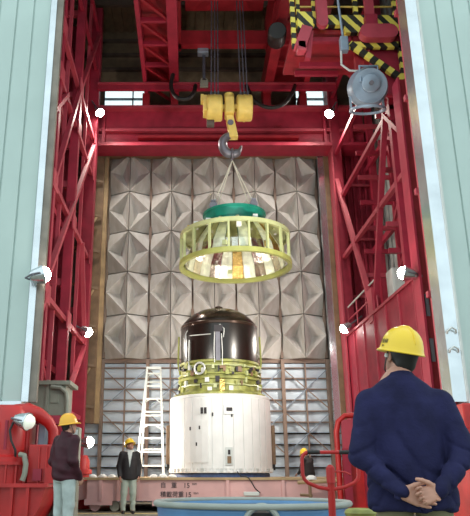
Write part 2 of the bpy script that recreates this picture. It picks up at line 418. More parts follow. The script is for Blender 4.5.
MB().box(5.60, 7.08, 23.6, 23.7, 0, 14.0).build('panel_sheet', 'red', t)
for k in range(7): MB().box(5.68 + .22 * k, 5.76 + .22 * k, 23.48, 23.6, 0, 14.0).build('rib', 'red', t)
for z in (7.0, 9.2, 11.4): MB().box(5.6, 7.08, 23.42, 23.5, z, z + .1).build('girt', 'redl', t)
# landing, cabinet behind the right frame
t = thing('landing', (6.2, 17.6, 0), 'grey landing deck with thin rails behind the plate girder', 'landing')
MB().box(5.70, 7.1, 16.6, 20.07, 5.42, 5.5).build('deck', 'cladg', t)
for z in (5.9, 6.35): MB().tube([(5.85, 16.7, z), (7.0, 16.7, z)], .025, 6).build('handrail', 'bgrey', t)
for x in (5.85, 6.4, 7.0): MB().tube([(x, 16.7, 5.5), (x, 16.7, 6.37)], .025, 6).build('rail_post', 'bgrey', t)
t = thing('cabinet', (6.45, 19.2, 5.5), 'pale grey equipment cabinet on the landing behind red braces', 'cabinet')
MB().box(6.05, 6.95, 18.9, 19.5, 5.5, 6.75).build('cabinet_body', 'pale', t, bevel=.02)
MB().box(6.10, 6.48, 18.87, 18.9, 5.58, 6.68).build('cabinet_door', 'pale', t); MB().box(6.52, 6.9, 18.87, 18.9, 5.58, 6.68).build('cabinet_door', 'pale', t)
for x in (6.44, 6.56): MB().box(x - .015, x + .015, 18.83, 18.87, 6.05, 6.25).build('handle', 'black', t)
# jamb columns standing just inside the right door
t = thing('door_column', (4.7, 12.66, 0), 'faded crimson box column standing just inside the steel edge of the right door', 'column')
MB().box(4.79, 4.95, 12.56, 12.76, 0, 17.6).build('box_section', 'redl', t, bevel=.01)
MB().box(4.95, 5.0, 12.52, 12.8, 0, 17.6).build('edge_flange', 'red', t)
for z in (4.2, 6.4, 8.6, 10.8): MB().box(4.70, 4.80, 12.6, 12.72, z, z + .12).build('cleat', 'redl', t)
# main girder across the back, tie beam above it
t = thing('main_girder', (1.2, 22.8, 12.9), 'deep crimson girder spanning above the panelled wall', 'girder')
for xa, xb in ((-4.46, 5.41), (5.79, 6.73)):
    MB().box(xa, xb, 22.75, 22.95, 12.75, 14.3).build('web', 'red', t)
    MB().box(xa, xb, 22.45, 23.3, 14.25, 14.36).build('flange', 'redl', t)
    MB().box(xa, xb, 22.39, 23.3, 12.62, 12.75).build('flange', 'red', t)
    MB().box(xa, xb, 22.55, 22.75, 13.30, 13.42).build('ledge', 'redl', t)
MB().box(-1.9, 4.2, 22.5, 22.75, 13.0, 13.1).build('rail', 'redd', t)
for x in (-4.3, -3.2, 5.2, 6.2): MB().box(x - .05, x + .05, 22.5, 22.75, 12.75, 14.25).build('stiffener', 'red', t)
text = text_mesh('250', .2)
tt = bpy.data.objects.new('lettering', text); text.materials.append(M['redd']); COL.objects.link(tt); tt.parent = t
tt.location = (3.3 - 1.2, 22.74 - 22.8, 13.52 - 12.9); tt.rotation_euler = (math.pi / 2, 0, 0)
t = thing('tie_beam', (1.2, 21.8, 15), 'slim crimson tie beam crossing below the roof, above the deep girder', 'beam')
MB().box(-3.38, 5.56, 21.75, 21.9, 14.62, 14.84).build('web', 'red', t); MB().box(-3.38, 5.56, 21.68, 21.97, 14.82, 14.88).build('flange', 'redl', t)

# travelling crane: girders along the depth, lacing, trolley, ropes
t = thing('bridge_crane', (1.3, 19, 15), 'dark red overhead crane with laced girders under the brown roof', 'crane')
for x, w, m in ((-1.62, .14, 'red'), (-.52, .34, 'red'), (3.05, .34, 'redd'), (4.45, .2, 'redd')):
    MB().box(x - w / 2, x + w / 2, 13, 22.9, 14.9, 15.7).build('bridge_girder', m, t)
for k in range(7):
    y = 14.6 + 1.25 * k
    MB().box(-1.6, -.6, y - .06, y + .06, 15.0, 15.15).build('lacing_bar', 'red', t)
    MB().bar((-1.6, y, 15.05), (-.6, y + 1.25, 15.05), .09).build('lacing_bar', 'redd', t)
    MB().box(3.1, 4.4, y - .06, y + .06, 15.0, 15.15).build('lacing_bar', 'redd', t)
MB().box(-1.6, -.6, 13, 22.9, 15.55, 15.65).build('walkway', 'redd', t)
MB().box(3.1, 4.4, 13, 22.9, 15.55, 15.65).build('walkway', 'redd', t)
for x in (-1.62, -.52, 3.05, 4.45): MB().box(x - .14, x + .14, 22.5, 23.2, 14.34, 14.92).build('end_truck', 'redd', t)
MB().box(-4.47, 5.3, 13.95, 14.4, 14.9, 15.2).build('end_carriage', 'redd', t)
t2 = thing('crane_trolley', (1.3, 20, 15.6), 'dark red hoist trolley hanging between the crane girders above the yellow hook block', 'trolley')
for y in (18.0, 20.6): MB().box(-.5, 3.1, y - .15, y + .15, 15.68, 16.25).build('cross_beam', 'redd', t2)
MB().box(-.1, 2.7, 18.9, 20.2, 16.9, 17.1).build('deck', 'redd', t2)
for x in (-.35, 2.95): MB().box(x - .1, x + .1, 17.7, 20.9, 15.68, 16.95).build('side_frame', 'redd', t2)
MB().lathe([(0, -.9), (.32, -.9), (.32, .9), (0, .9)], (1.3, 19.5, 17.5), 20, axis=(1, 0, 0)).build('rope_drum', 'clad', t2)
MB().box(.35, .75, 20.7, 21.0, 15.5, 15.85).build('gear_box', 'bgrey', t2, bevel=.03)
MB().lathe([(0, -.5), (.26, -.5), (.3, -.42), (.3, .42), (.26, .5), (0, .5)], (2.9, 18.4, 14.50), 20, axis=(.1, 1, .3)).build('motor', 'black', t2)
for x in (.77, .89, 1.0, 1.75, 1.87, 1.98):
    MB().tube([(x, 19.35, 12.945), (x + (1.3 - x) * .12, 19.4, 17.2)], .022, 6).build('hoist_rope', 'rope', t2)
# festoon cables
for pts, lab in ((((-.55, 21.2, 14.93), (-.62, 21.1, 14.3), (-.4, 21.0, 13.8), (0.0, 21.0, 13.75), (.22, 21.1, 14.1), (.26, 21.4, 14.5), (.28, 21.70, 14.74)), 'thick black cable loop hanging under the left crane girder'),
                 (((2.2, 21.70, 14.72), (2.35, 21.2, 13.9), (2.7, 21.0, 13.45), (3.1, 21.0, 13.4), (3.5, 21.0, 13.6), (3.8, 21.1, 14.1), (4.0, 21.70, 14.74)), 'thick black cable loop hanging under the right crane girder')):
    b = MB(); P = [Vector(p) for p in pts]; Q = []
    for i in range(len(P) - 1):
        for s in range(4):
            a, bb, c, d = P[max(i - 1, 0)], P[i], P[i + 1], P[min(i + 2, len(P) - 1)]; u = s / 4
            Q.append(.5 * ((2 * bb) + (c - a) * u + (2 * a - 5 * bb + 4 * c - d) * u * u + (3 * bb - a - 3 * c + d) * u ** 3))
    Q.append(P[-1]); tag(b.tube(Q, .075, 8).build('festoon_cable', 'black', None), lab, 'cable')
t = thing('shackle', (.58, 20.9, 14.3), 'small grey shackle hanging on a short strap from the trolley gear', 'shackle')
MB().box(.53, .63, 20.85, 20.95, 14.50, 15.51).build('strap', 'rope', t)
MB().box(.43, .73, 20.85, 20.95, 14.15, 14.45).build('shackle_block', 'ggrey', t, bevel=.03)
MB().tube(arc((.58, 20.9, 14.42), .12, 0, math.pi, 8), .03, 6).build('shackle_loop', 'ggrey', t)

# hook block
HX, HY = 1.36, 19.3
t = thing('hook_block', (HX, HY, 12), 'yellow double-drum hook block with a grey hook on ropes under the trolley', 'hook block')
for s in (-1, 1):
    b = MB().lathe([(0, -.25), (.40, -.25), (.44, -.21), (.44, .21), (.40, .25), (0, .25)], (HX + s * .49, HY, 12.36), 28, axis=(1, 0, 0)).build('sheave_case', 'yel', t)
    MB().lathe([(.445, -.03), (.455, -.03), (.455, .03), (.445, .03)], (HX + s * .49, HY, 12.36), 28, axis=(1, 0, 0), closed=True).build('case_seam', 'yel', b)
    for dx in (-.1, .02, .13): MB().box(HX + s * .49 + dx - .03, HX + s * .49 + dx + .03, HY - .1, HY + .2, 12.76, 12.95).build('rope_guide', 'rope', b)
MB().box(HX - .86, HX - .72, HY - .28, HY + .25, 12.12, 12.7).build('side_bracket', 'yel', t, bevel=.02)
MB().box(HX - .94, HX - .84, HY - .12, HY + .1, 12.55, 12.82).build('limit_arm', 'yel', t)
MB().box(HX - .30, HX + .30, HY - .1, HY + .1, 12.28, 12.44).build('axle', 'yel', t)
MB().box(HX - .15, HX + .15, HY - .26, HY + .26, 12.06, 12.66).build('cross_head', 'yel', t, bevel=.03)
MB().lathe([(0, 0), (.17, 0), (.17, .2), (0, .2)], (HX, HY, 12.66), 20).build('swivel_cap', 'yel', t)
MB().prism([(HX - .12, 12.05), (HX + .12, 12.05), (HX + .26, 11.25), (HX - .02, 11.25)], HY - .14, HY + .14).build('hook_shank_plate', 'yel', t, bevel=.02)
MB().lathe([(0, -.16), (.10, -.16), (.10, .16), (0, .16)], (HX + .02, HY, 11.75), 14, axis=(0, 1, 0)).build('pin', 'hook', t)
hp_, hr_ = [], []
for k in range(25):
    a = math.radians(80 + 275 * k / 24)
    hp_.append((HX + .06 + .30 * math.cos(a), HY, 11.02 + .34 * math.sin(a)))
    hr_.append(.10 + .055 * math.sin(math.pi * k / 24) if k < 21 else .10 - .02 * (k - 20))
MB().tube([(HX + .02, HY, 11.5)] + hp_, [.09] + hr_, 10).build('hook', 'hook', t)
for z, x in ((11.85, HX - .62),): MB().lathe([(0, -.12), (.14, -.12), (.14, .12), (0, .12)], (x, HY + .1, z), 14, axis=(1, 0, 0)).build('limit_weight', 'clad', t)

# hazard striped hoist platform at the upper right
t = thing('hoist_platform', (4.4, 15.5, 12), 'maintenance platform with yellow and black striped edges hung on crimson arms near the right door', 'platform')
MB().box(2.98, 5.9, 15.42, 15.58, 12.66, 12.98).build('edge_beam', 'hazx', t)
MB().box(4.3, 5.9, 15.40, 15.56, 12.40, 12.66).build('edge_beam', 'hazx', t)
MB().box(2.84, 2.96, 15.42, 15.54, 11.95, 14.0).build('striped_post', 'hazz', t)
MB().box(3.02, 3.12, 15.5, 15.6, 12.98, 14.0).build('striped_post', 'hazz', t); MB().box(3.46, 3.56, 15.5, 15.6, 12.98, 14.0).build('striped_post', 'hazz', t)
MB().box(4.62, 4.74, 15.5, 15.6, 12.98, 14.0).build('striped_post', 'hazz', t); MB().box(5.72, 5.84, 15.5, 15.6, 12.98, 14.0).build('striped_post', 'hazz', t)
MB().box(3.0, 3.42, 15.3, 15.5, 12.45, 13.0).build('corner_plate', 'hazx', t)
MB().box(4.38, 5.84, 15.40, 15.52, 11.92, 12.10).build('striped_bar', 'hazx', t)
MB().box(5.72, 5.88, 15.40, 15.52, 10.90, 12.10).build('striped_bar', 'hazz', t)
MB().bar((4.40, 15.44, 12.05), (5.76, 15.44, 10.92), .12, .17).build('striped_bar', 'hazd', t)
for z in (13.35, 13.75): MB().tube([(2.9, 15.55, z), (5.8, 15.55, z)], .028, 6).build('guard_rail', 'yel', t)
MB().box(2.9, 5.9, 15.6, 17.6, 12.5, 12.62).build('deck', 'redd', t)
for z, y in ((12.25, 15.6), (12.0, 16.4), (12.25, 17.2)): MB().box(3.2, 4.5, y, y + .12, z, z + .14).build('under_beam', 'red', t)
for x in (3.42, 3.55): pass
MB().box(3.52, 3.82, 15.22, 15.36, 12.62, 14.2).lathe([(0, -.075), (.15, -.075), (.15, .075), (0, .075)], (3.67, 15.29, 12.62), 16, axis=(0, 1, 0)).build('hanger_arm', 'redl', t)
MB().box(4.86, 5.10, 15.22, 15.36, 12.62, 14.2).build('hanger_arm', 'redl', t)
MB().box(4.84, 5.16, 15.2, 15.5, 12.5, 12.85).build('arm_shoe', 'red', t)
MB().lathe([(0, -.125), (.22, -.125), (.22, .125), (0, .125)], (4.86, 15.25, 12.26), 20, axis=(0, 1, 0)).lathe([(0, -.125), (.22, -.125), (.22, .125), (0, .125)], (5.44, 15.25, 12.26), 20, axis=(0, 1, 0)).box(4.86, 5.44, 15.13, 15.37, 12.04, 12.48).build('buffer_plate', 'redl', t)
MB().bar((3.25, 15.4, 12.5), (3.02, 15.4, 11.85), .3, .3).build('bracket_leg', 'redl', t); MB().bar((3.35, 15.4, 12.4), (3.25, 15.5, 11.6), .14, .2).build('bracket_leg', 'red', t)
MB().box(2.95, 3.2, 15.25, 15.55, 11.75, 12.05).build('buffer_shoe', 'redl', t, bevel=.03)
MB().box(5.0, 5.9, 15.6, 15.8, 10.6, 12.4).build('backing_plate', 'red', t)
MB().tube([(4.12, 15.3, 14.0), (4.2, 15.3, 12.2)], .035, 6).build('conduit', 'bgrey', t)
MB().box(4.10, 4.32, 15.2, 15.4, 11.7, 12.15).build('junction_box', 'bgrey', t, bevel=.03)
MB().tube([(4.12, 15.3, 11.72), (4.1, 15.3, 11.3), (4.3, 15.3, 11.12), (4.6, 15.3, 11.1)], .03, 6).build('cable', 'pale', t)
MB().box(5.88, 6.6, 14.8, 16, 10.36, 10.62).build('arm_tie', 'redl', t)

# hanging blue grey winch bell
t = thing('winch', (4.66, 15.0, 10.3), 'blue grey round winch hanging under the striped platform', 'winch')
ax = Vector((-.08, -.80, -.35))
c0 = Vector((4.66, 15.0, 10.42))
MB().lathe([(0, .0), (.30, .0), (.47, .05), (.52, .12), (.52, .2), (.46, .32), (.44, .50), (0, .50)], c0 + ax * -.28, 32, axis=ax).build('drum', 'bgrey', t)
MB().lathe([(0, 0), (.44, 0), (.44, .03), (0, .03)], c0 + ax * .24, 32, axis=ax).build('face_plate', 'bgrey', t)
MB().lathe([(0, 0), (.23, 0), (.23, .12), (.20, .14), (0, .14)], c0 + ax * .26 + Vector((.02, 0, .06)), 24, axis=ax).build('hub', 'bgrey', t)
MB().lathe([(0, 0), (.06, 0), (.06, .06), (0, .06)], c0 + ax * .42 + Vector((.02, 0, .06)), 12, axis=ax).build('axle_nut', 'hook', t)
MB().tube([(4.40, 14.72, 10.40), (4.40, 14.72, 10.86), (4.86, 14.72, 10.86), (4.86, 14.72, 10.6)], .035, 8).build('guard_bracket', 'bgrey', t)
MB().box(4.56, 4.80, 15.58, 15.74, 10.3, 12.51).box(4.6, 4.76, 15.2, 15.6, 10.3, 10.5).build('hanger_post', 'redd', t)
MB().lathe([(.40, 0), (.46, 0), (.46, .06), (.40, .06)], (4.62, 15.1, 9.78), 28, axis=(0, -.3, 1), closed=True).build('guide_ring', 'bgrey', t)
for s in (-1, 1): MB().bar((4.62 + s * .42, 15.1, 9.8), (4.62 + s * .42, 15.1, 10.2), .05).build('ring_strut', 'bgrey', t)
MB().bar((4.38, 15.0, 9.85), (3.60, 17.5, 6.4), .06).build('drop_rod', 'redl', t) if False else None

# ------------------------------------------------------------------ floodlights
def flood(loc, d, label, r=.17, power=1., light=True, cone=140, mount=None, reach=.75):
    loc = Vector(loc); d = Vector(d).normalized()
    t = thing('floodlight', loc, label, 'floodlight', 'floodlights on the red steelwork')
    MB().lathe([(0, -.22), (r * .55, -.22), (r * .75, -.15), (r, 0), (r * 1.06, .0), (r * 1.06, .03), (r * .96, .03), (r * .96, 0), (r * .5, -.16), (0, -.18)], loc, 24, axis=d).build('reflector', 'steel', t)
    MB().lathe([(0, r), (r * .4, r * .9), (r * .72, r * .66), (r * .95, .0), (r * .95, -.01), (0, -.01)], loc, 24, axis=d).build('lens', 'lens' if light else 'lensl', t)
    s = d.cross(Vector((0, 0, 1))).normalized()
    MB().tube([loc + s * r * 1.1 - d * .05, loc + s * r * 1.1 - d * .2, loc - d * .30, loc - s * r * 1.1 - d * .2, loc - s * r * 1.1 - d * .05], .018, 6).build('yoke', 'hook', t)
    MB().bar(loc - d * (.2 if mount else .28), (loc - d * .2 + Vector(mount) * .2) if mount else loc - d * reach, .05).build('mount', 'hook', t)
    if light:
        L = bpy.data.lights.new('flood', 'SPOT'); L.energy = FLOOD * power; L.color = (1, .93, .82); L.spot_size = math.radians(cone); L.spot_blend = .6; L.shadow_soft_size = r
        o = bpy.data.objects.new('flood_beam', L); COL.objects.link(o); o.parent = t; o.location = d * (r + .05)
        o.rotation_euler = d.to_track_quat('-Z', 'Y').to_euler()
    return t
TGT = Vector((1.0, 19.3, 4))
for n_, (loc, lab, p, tg) in enumerate((((-3.25, 21.6, 13.55), 'lit floodlight high on the left column beside the deep girder', 1.6, (2, 18, 4)),
                    ((5.2, 21.6, 13.5), 'lit floodlight high beside the hanging blue grey winch', 1.6, (0, 18, 4)),
                    ((-2.70, 11.78, 4.40), 'lit floodlight on the inner edge of the left door', 2.7, (2.0, 13.2, 5.8)),
                    ((-3.17, 20.6, 5.15), 'lit floodlight halfway up the left column', 1.1, (1.5, 20.8, 2.6)),
                    ((5.2, 21.7, 5.5), 'lit floodlight beside the steel upright of the panelled wall', 1.1, (1.0, 21.4, 2.6)),
                    ((4.89, 14.35, 5.2), 'lit floodlight on the dark red column by the right door edge', 2.7, (0.0, 15.5, 6.5)),
                    ((-2.9, 20.0, 1.78), 'lit floodlight low between the plum jacket and the red post', 1.6, (1.5, 19.3, 2.2)))):
    flood(loc, Vector(tg) - Vector(loc), lab, power=p, cone=165 if p > 2.5 else 150, mount=(0, 1, 0) if n_ == 2 else None, reach=.37 if n_ == 5 else .75)

# ------------------------------------------------------------------ transport platform
PF = 17.75
t = thing('transport_platform', (.9, 19.6, 0), 'pink steel transport platform with a tan top edge carrying the rocket stage', 'platform')
MB().box(-2.55, 4.3, PF, 22.2, .26, .76).build('body', 'pink', t)
MB().box(-2.65, 4.4, PF - .06, 22.3, .76, .82).build('top_edge', 'tan', t)
for x in (-2.2, -1.75, -1.25, 1.0, 2.4, 3.6): MB().box(x - .04, x + .04, PF - .05, PF, .26, .76).build('stiffener', 'pink', t)
MB().box(-2.6, -1.9, PF - .02, PF + .3, .16, .3).build('foot_beam', 'pink', t); MB().box(-.9, 2.0, PF + .01, PF + .4, .14, .28).build('foot_beam', 'pink', t)
MB().prism([(-3.25, .70), (-2.55, .74), (-2.55, .30), (-3.1, .22)], PF + .35, 18.95).build('side_wing', 'pink', t)
MB().prism([(-3.35, .76), (-2.6, .82), (-2.6, .76), (-3.35, .70)], PF + .25, 19.0).build('wing_edge', 'tan', t)
for x in (-2.35, -1.85, -.5, .6, 2.6, 3.6):
    b = MB().lathe([(0, -.08), (.12, -.08), (.13, -.05), (.13, .05), (.12, .08), (0, .08)], (x, PF + .2, .13), 18, axis=(0, 1, 0)).build('wheel', 'ggrey' if x > -2 else 'pink', t)
for body, dx, z, sz in (('自   重', 0, .58, .15), ('15', .58, .57, .17), ('ton', .80, .64, .09), ('積載荷重', 0, .36, .15), ('15', .62, .35, .17), ('ton', .84, .42, .09)):
    me = text_mesh(body, sz); me.materials.append(M['ink'])
    o = bpy.data.objects.new('lettering', me); COL.objects.link(o); o.parent = t
    o.location = (-.70 + dx - .9, PF - .006 - 19.6, z); o.rotation_euler = (math.pi / 2, 0, 0)

# rags and small bags along the platform edge
def rag(loc, s, label, seed):
    rnd = random.Random(seed); b = MB(); n = 12; rows = [(0, 1.), (.35, 1.05), (.7, .8), (.95, .35)]
    vs = []
    for z, r in rows:
        for k in range(n):
            a = 2 * math.pi * k / n; q = r * (1 + rnd.uniform(-.18, .18)); vs.append((loc[0] + s * q * math.cos(a) * 1.25, loc[1] + s * q * math.sin(a), loc[2] + s * z * 1.1))
    fs = [(i * n + k, i * n + (k + 1) % n, (i + 1) * n + (k + 1) % n, (i + 1) * n + k) for i in range(3) for k in range(n)] + [tuple(range(3 * n, 4 * n)), tuple(reversed(range(n)))]
    tag(b.add(vs, fs, True).build('rag_bundle', 'cloth', None, off=loc), label, 'rag', 'white rags on the platform edge')
for i, x in enumerate((-2.44, -2.20, -1.96, -1.73, -.88, -.64, -.40)):
    rag((x, PF + .25 + .04 * (i % 3), .816), .076 + .006 * (i % 2), 'small white rag bundle on the tan platform edge ' + ('near the red post' if i < 4 else 'at the foot of the ladder'), i)

# step ladder
t = thing('step_ladder', (-1.1, 20.9, .82), 'tall white aluminium step ladder standing on the pink platform', 'ladder')
def lad(y0, y1, wb, wt, rungs, nm):
    za, zb = .82, 4.05; xc = -1.12; xt = -1.07
    for s in (-1, 1): MB().bar((xc + s * wb / 2, y0, za), (xt + s * wt / 2, y1, zb), .055, .09).build(nm + '_rail', 'alum', t)
    for k in range(rungs):
        f = (k + .8) / (rungs + .2); w = wb + (wt - wb) * f; x = xc + (xt - xc) * f; y = y0 + (y1 - y0) * f
        MB().bar((x - w / 2, y, za + (zb - za) * f), (x + w / 2, y, za + (zb - za) * f), .08, .045).build('tread' if nm == 'front' else 'rear_rung', 'alum', t)
        if nm == 'front' and k in (3, 5, 7):
            for s in (-1, 1): MB().bar((x + s * w / 2, y, za + (zb - za) * f - .14), (x + s * w * .16, y, za + (zb - za) * f + .0), .03).build('knee_brace', 'alum', t)
lad(20.5, 20.95, .82, .42, 8, 'front'); lad(21.6, 21.0, .70, .42, 3, 'rear')
MB().box(-1.30, -.84, 20.85, 21.08, 4.03, 4.10).build('top_cap', 'alum', t)

# ------------------------------------------------------------------ rocket stage
RX, RY = .91, 19.3
def cyl(a, r, z): return (RX + r * math.sin(a), RY - r * math.cos(a), z)
t = thing('rocket_stage', (RX, RY, .82), 'rocket stage with white skirt, yellow green band and dark domed casing on the platform', 'rocket stage')
MB().lathe([(0, .82), (1.34, .82), (1.34, .90), (1.30, .93), (0, .93)], (RX, RY, 0), 64).build('support_ring', 'bluering', t)
MB().lathe([(0, .93), (1.42, .93), (1.42, .99), (1.40, 1.0), (1.40, 2.86), (1.41, 2.87), (1.41, 2.92), (1.36, 2.95), (1.2, 2.95)], (RX, RY, 0), 96).build('skirt', 'white', t)
N = 32
for k in range(N):
    a0 = 2 * math.pi * (k + .04) / N; a1 = 2 * math.pi * (k + .96) / N
    b = MB(); vs = []
    for z in (1.03, 2.84):
        for j in range(4):
            a = a0 + (a1 - a0) * j / 3; vs.append(cyl(a, 1.418, z))
    for z in (1.03, 2.84): vs += [cyl(a0, 1.40, z), cyl(a1, 1.40, z)]
    fs = [(j, j + 1, 5 + j, 4 + j) for j in range(3)] + [(8, 0, 4, 10), (3, 9, 11, 7), (0, 8, 9, 3), (7, 11, 10, 4)]
    b.add(vs, fs).build('skirt_panel', 'white', t)
def patch(name, m, a0, a1, z0, z1, r0, r1, parent=t, n=4):
    b = MB(); vs = []
    for z in (z0, z1):
        for r in (r0, r1):
            for j in range(n + 1): vs.append(cyl(a0 + (a1 - a0) * j / n, r, z))
    q = n + 1; fs = []
    for j in range(n): fs += [(j, j + 1, 2 * q + j + 1, 2 * q + j), (q + j, 3 * q + j, 3 * q + j + 1, q + j + 1), (j, q + j, q + j + 1, j + 1), (2 * q + j, 2 * q + j + 1, 3 * q + j + 1, 3 * q + j)]
    fs += [(0, 2 * q, 3 * q, q), (n, q + n, 3 * q + n, 2 * q + n)]
    return b.add(vs, fs).build(name, m, parent)
def deg(u):  # angle on the skirt for a sideways offset in metres
    return math.asin(max(-1, min(1, u / 1.42)))
patch('access_hatch', 'white', deg(-.98), deg(-.38), 1.18, 2.25, 1.41, 1.437)
for a, z in ((-.86, 2.0), (-.62, 2.02), (-.70, 1.6), (-.28, 2.35), (.22, 2.33)): patch('fastener', 'ink', deg(a), deg(a + .035), z, z + .09, 1.41, 1.44, n=1)
for u in (-.57, -.48): patch('vent_slot', 'ink', deg(u), deg(u + .06), 2.42, 2.58, 1.41, 1.445, n=1)
h1 = patch('port_frame', 'white', deg(.04), deg(.30), 2.40, 2.64, 1.41, 1.445); patch('port_window', 'ink', deg(.10), deg(.25), 2.48, 2.57, 1.44, 1.455, h1)
h2 = patch('port_frame', 'alum', deg(.06), deg(.24), 1.12, 1.56, 1.41, 1.445); patch('port_window', 'brown', deg(.10), deg(.20), 1.16, 1.34, 1.44, 1.455, h2); patch('port_window', 'ink', deg(.12), deg(.18), 1.38, 1.50, 1.44, 1.455, h2)
for k in range(26):
    a = -1.5 + 3.0 * k / 25; patch('clamp_tab', 'white' if k % 3 else 'alum', a, a + .05, .955, 1.04, 1.42, 1.445, n=1)
for s in (-1, 1): MB().box(RX + s * 1.47 - .05, RX + s * 1.47 + .05, RY - .12, RY + .12, 1.15, 2.2).build('side_fairing', 'brown', t, bevel=.02); MB().box(RX + s * 1.43 - .06, RX + s * 1.43 + .06, RY - .15, RY + .15, 1.0, 1.15).build('side_foot', 'black', t)
MB().lathe([(1.2, 2.93), (1.30, 2.93), (1.30, 3.0), (1.18, 3.06), (1.14, 3.36), (1.19, 3.38), (1.19, 3.44), (1.14, 3.46), (1.11, 3.82), (1.15, 3.84), (1.15, 3.9), (1.09, 3.92)], (RX, RY, 0), 72).build('band', 'olive', t)
MB().lathe([(1.09, 3.9), (1.11, 3.92), (1.115, 4.95), (1.09, 5.04), (1.02, 5.13)], (RX, RY, 0), 72).build('casing', 'dark', t)
MB().lathe([(1.115, 4.92), (1.13, 4.93), (1.13, 4.99), (1.10, 5.02)], (RX, RY, 0), 72).build('casing_rim', 'cap', t)
MB().lathe([(1.04, 5.08), (.96, 5.20), (.80, 5.34), (.58, 5.46), (.3, 5.53), (.12, 5.55), (.12, 5.62), (.06, 5.65), (0, 5.65)], (RX, RY, 0), 64).build('dome', 'cap', t)
# plumbing on the band
MB().tube([cyl(-.52 + .13 * math.cos(a), 1.2, 3.66 + .15 * math.sin(a)) for a in [2 * math.pi * k / 16 for k in range(16)]], .03, 6, closed=True).build('coil_ring', 'alum', t)
MB().lathe([(0, 0), (.08, 0), (.08, .04), (0, .04)], cyl(-.52, 1.16, 3.66), 14, axis=(-.5, -.85, 0)).build('gauge', 'limed', t)
rnd = random.Random(3)
for k in range(52):
    a = -1.4 + 2.8 * k / 51 + rnd.uniform(-.03, .03); z = rnd.choice((3.05, 3.12, 3.2, 3.28, 3.48, 3.56, 3.64, 3.7)); w = rnd.uniform(.03, .10)
    patch('fitting', rnd.choice(('limed', 'olive', 'alum', 'ink', 'ink', 'brown', 'lime')), a, a + w, z, z + rnd.uniform(.06, .16), 1.10, 1.21, n=1)
for z, r, m in ((3.22, 1.18, 'lime'), (3.52, 1.17, 'limed'), (3.74, 1.155, 'lime')): MB().tube([cyl(2 * math.pi * k / 56, r, z + .012 * math.sin(k * 1.7)) for k in range(56)], .022, 6, closed=True).build('pipe_run', m, t)
patch('gold_box', 'gold', -.05, .06, 3.02, 3.34, 1.15, 1.27)
patch('conduit', 'hook', -.13, -.02, 3.86, 4.72, 1.10, 1.16); patch('conduit_head', 'ink', -.16, .04, 4.66, 4.84, 1.10, 1.2)
for pts in ([cyl(-.16, 1.17, 3.8), cyl(-.17, 1.16, 4.2), cyl(-.15, 1.16, 4.7), cyl(-.02, 1.18, 4.86), cyl(.08, 1.16, 4.74), cyl(.06, 1.16, 4.5)],
            [cyl(.02, 1.17, 3.7), cyl(.03, 1.16, 4.1), cyl(.01, 1.16, 4.6)], [cyl(-1.02, 1.16, 3.75), cyl(-1.06, 1.14, 4.2), cyl(-1.02, 1.14, 4.7), cyl(-.95, 1.14, 4.78)],
            [cyl(-.86, 1.17, 3.7), cyl(-.9, 1.14, 4.0), cyl(-.88, 1.14, 4.5)], [cyl(-.85, 1.135, 4.62), cyl(-.5, 1.135, 4.6), cyl(-.25, 1.135, 4.6)]):
    MB().tube(pts, .014, 6).build('wire_harness', 'alum', t)
for s in (-1, 1):
    MB().tube([cyl(s * 1.45, 1.14, 3.6), cyl(s * 1.45, 1.2, 3.9), cyl(s * 1.45, 1.18, 4.7)], .03, 6).build('side_pipe', 'limed', t)
MB().tube([cyl(.25, 1.43, .96), cyl(.3, 1.49, .845), (RX + .54, PF - .065, .846), (RX + .62, PF - .10, .81), (RX + .78, PF - .09, .55), (RX + .9, PF - .09, .45)], .014, 6).build('ground_cable', 'black', t)
MB().box(RX + .48, RX + .88, PF - .1, PF - .07, .38, .48).build('cable_clamp', 'alum', t, bevel=.02)

# ------------------------------------------------------------------ ring lifted by the crane
GX, GY = 1.44, 19.3
t = thing('lifted_ring', (GX, GY, 6.9), 'yellow green cage ring with a teal collar and foil cone hanging from the hook', 'rocket section')
MB().lathe([(1.60, 6.84), (1.71, 6.84), (1.71, 6.98), (1.66, 7.0), (1.60, 7.0)], (GX, GY, 0), 80, closed=True).build('lower_hoop', 'limed', t)
MB().lathe([(1.60, 7.76), (1.69, 7.76), (1.69, 7.88), (1.60, 7.88)], (GX, GY, 0), 80, closed=True).build('upper_hoop', 'lime', t)
up_m = MB().box(-.028, .028, -.04, .04, 6.98, 7.78).mesh('upright'); up_m.materials.append(M['lime'])
for k in range(18):
    a = 2 * math.pi * (k + .5) / 18
    o = piece(up_m, 'upright', t, (1.65 * math.sin(a), -1.65 * math.cos(a), -6.9)); o.rotation_euler = (0, 0, a)
for k in range(24):   # inner gores of the cone
    a0, a1 = 2 * math.pi * (k + .03) / 24, 2 * math.pi * (k + .97) / 24
    b = MB(); vs = []
    for r, z in ((1.52, 6.95), (1.42, 7.35), (1.18, 7.75), (.92, 8.12)):
        for q in (0, .03):
            for a in (a0, (a0 + a1) / 2, a1): vs.append((GX + (r - q) * math.sin(a), GY - (r - q) * math.cos(a), z))
    fs = []
    for i in range(3):
        for j in range(2):
            p = i * 6 + j; fs += [(p, p + 1, p + 7, p + 6), (p + 3, p + 9, p + 10, p + 4)]
        fs += [(i * 6, i * 6 + 6, i * 6 + 9, i * 6 + 3), (i * 6 + 2, i * 6 + 5, i * 6 + 11, i * 6 + 8)]
    fs += [(0, 3, 4, 1), (1, 4, 5, 2), (18, 19, 22, 21), (19, 20, 23, 22)]
    b.add(vs, fs).build('cone_gore', 'gold' if k in (11, 3) else ('silver' if k % 2 else 'mint'), t)
rnd = random.Random(5)
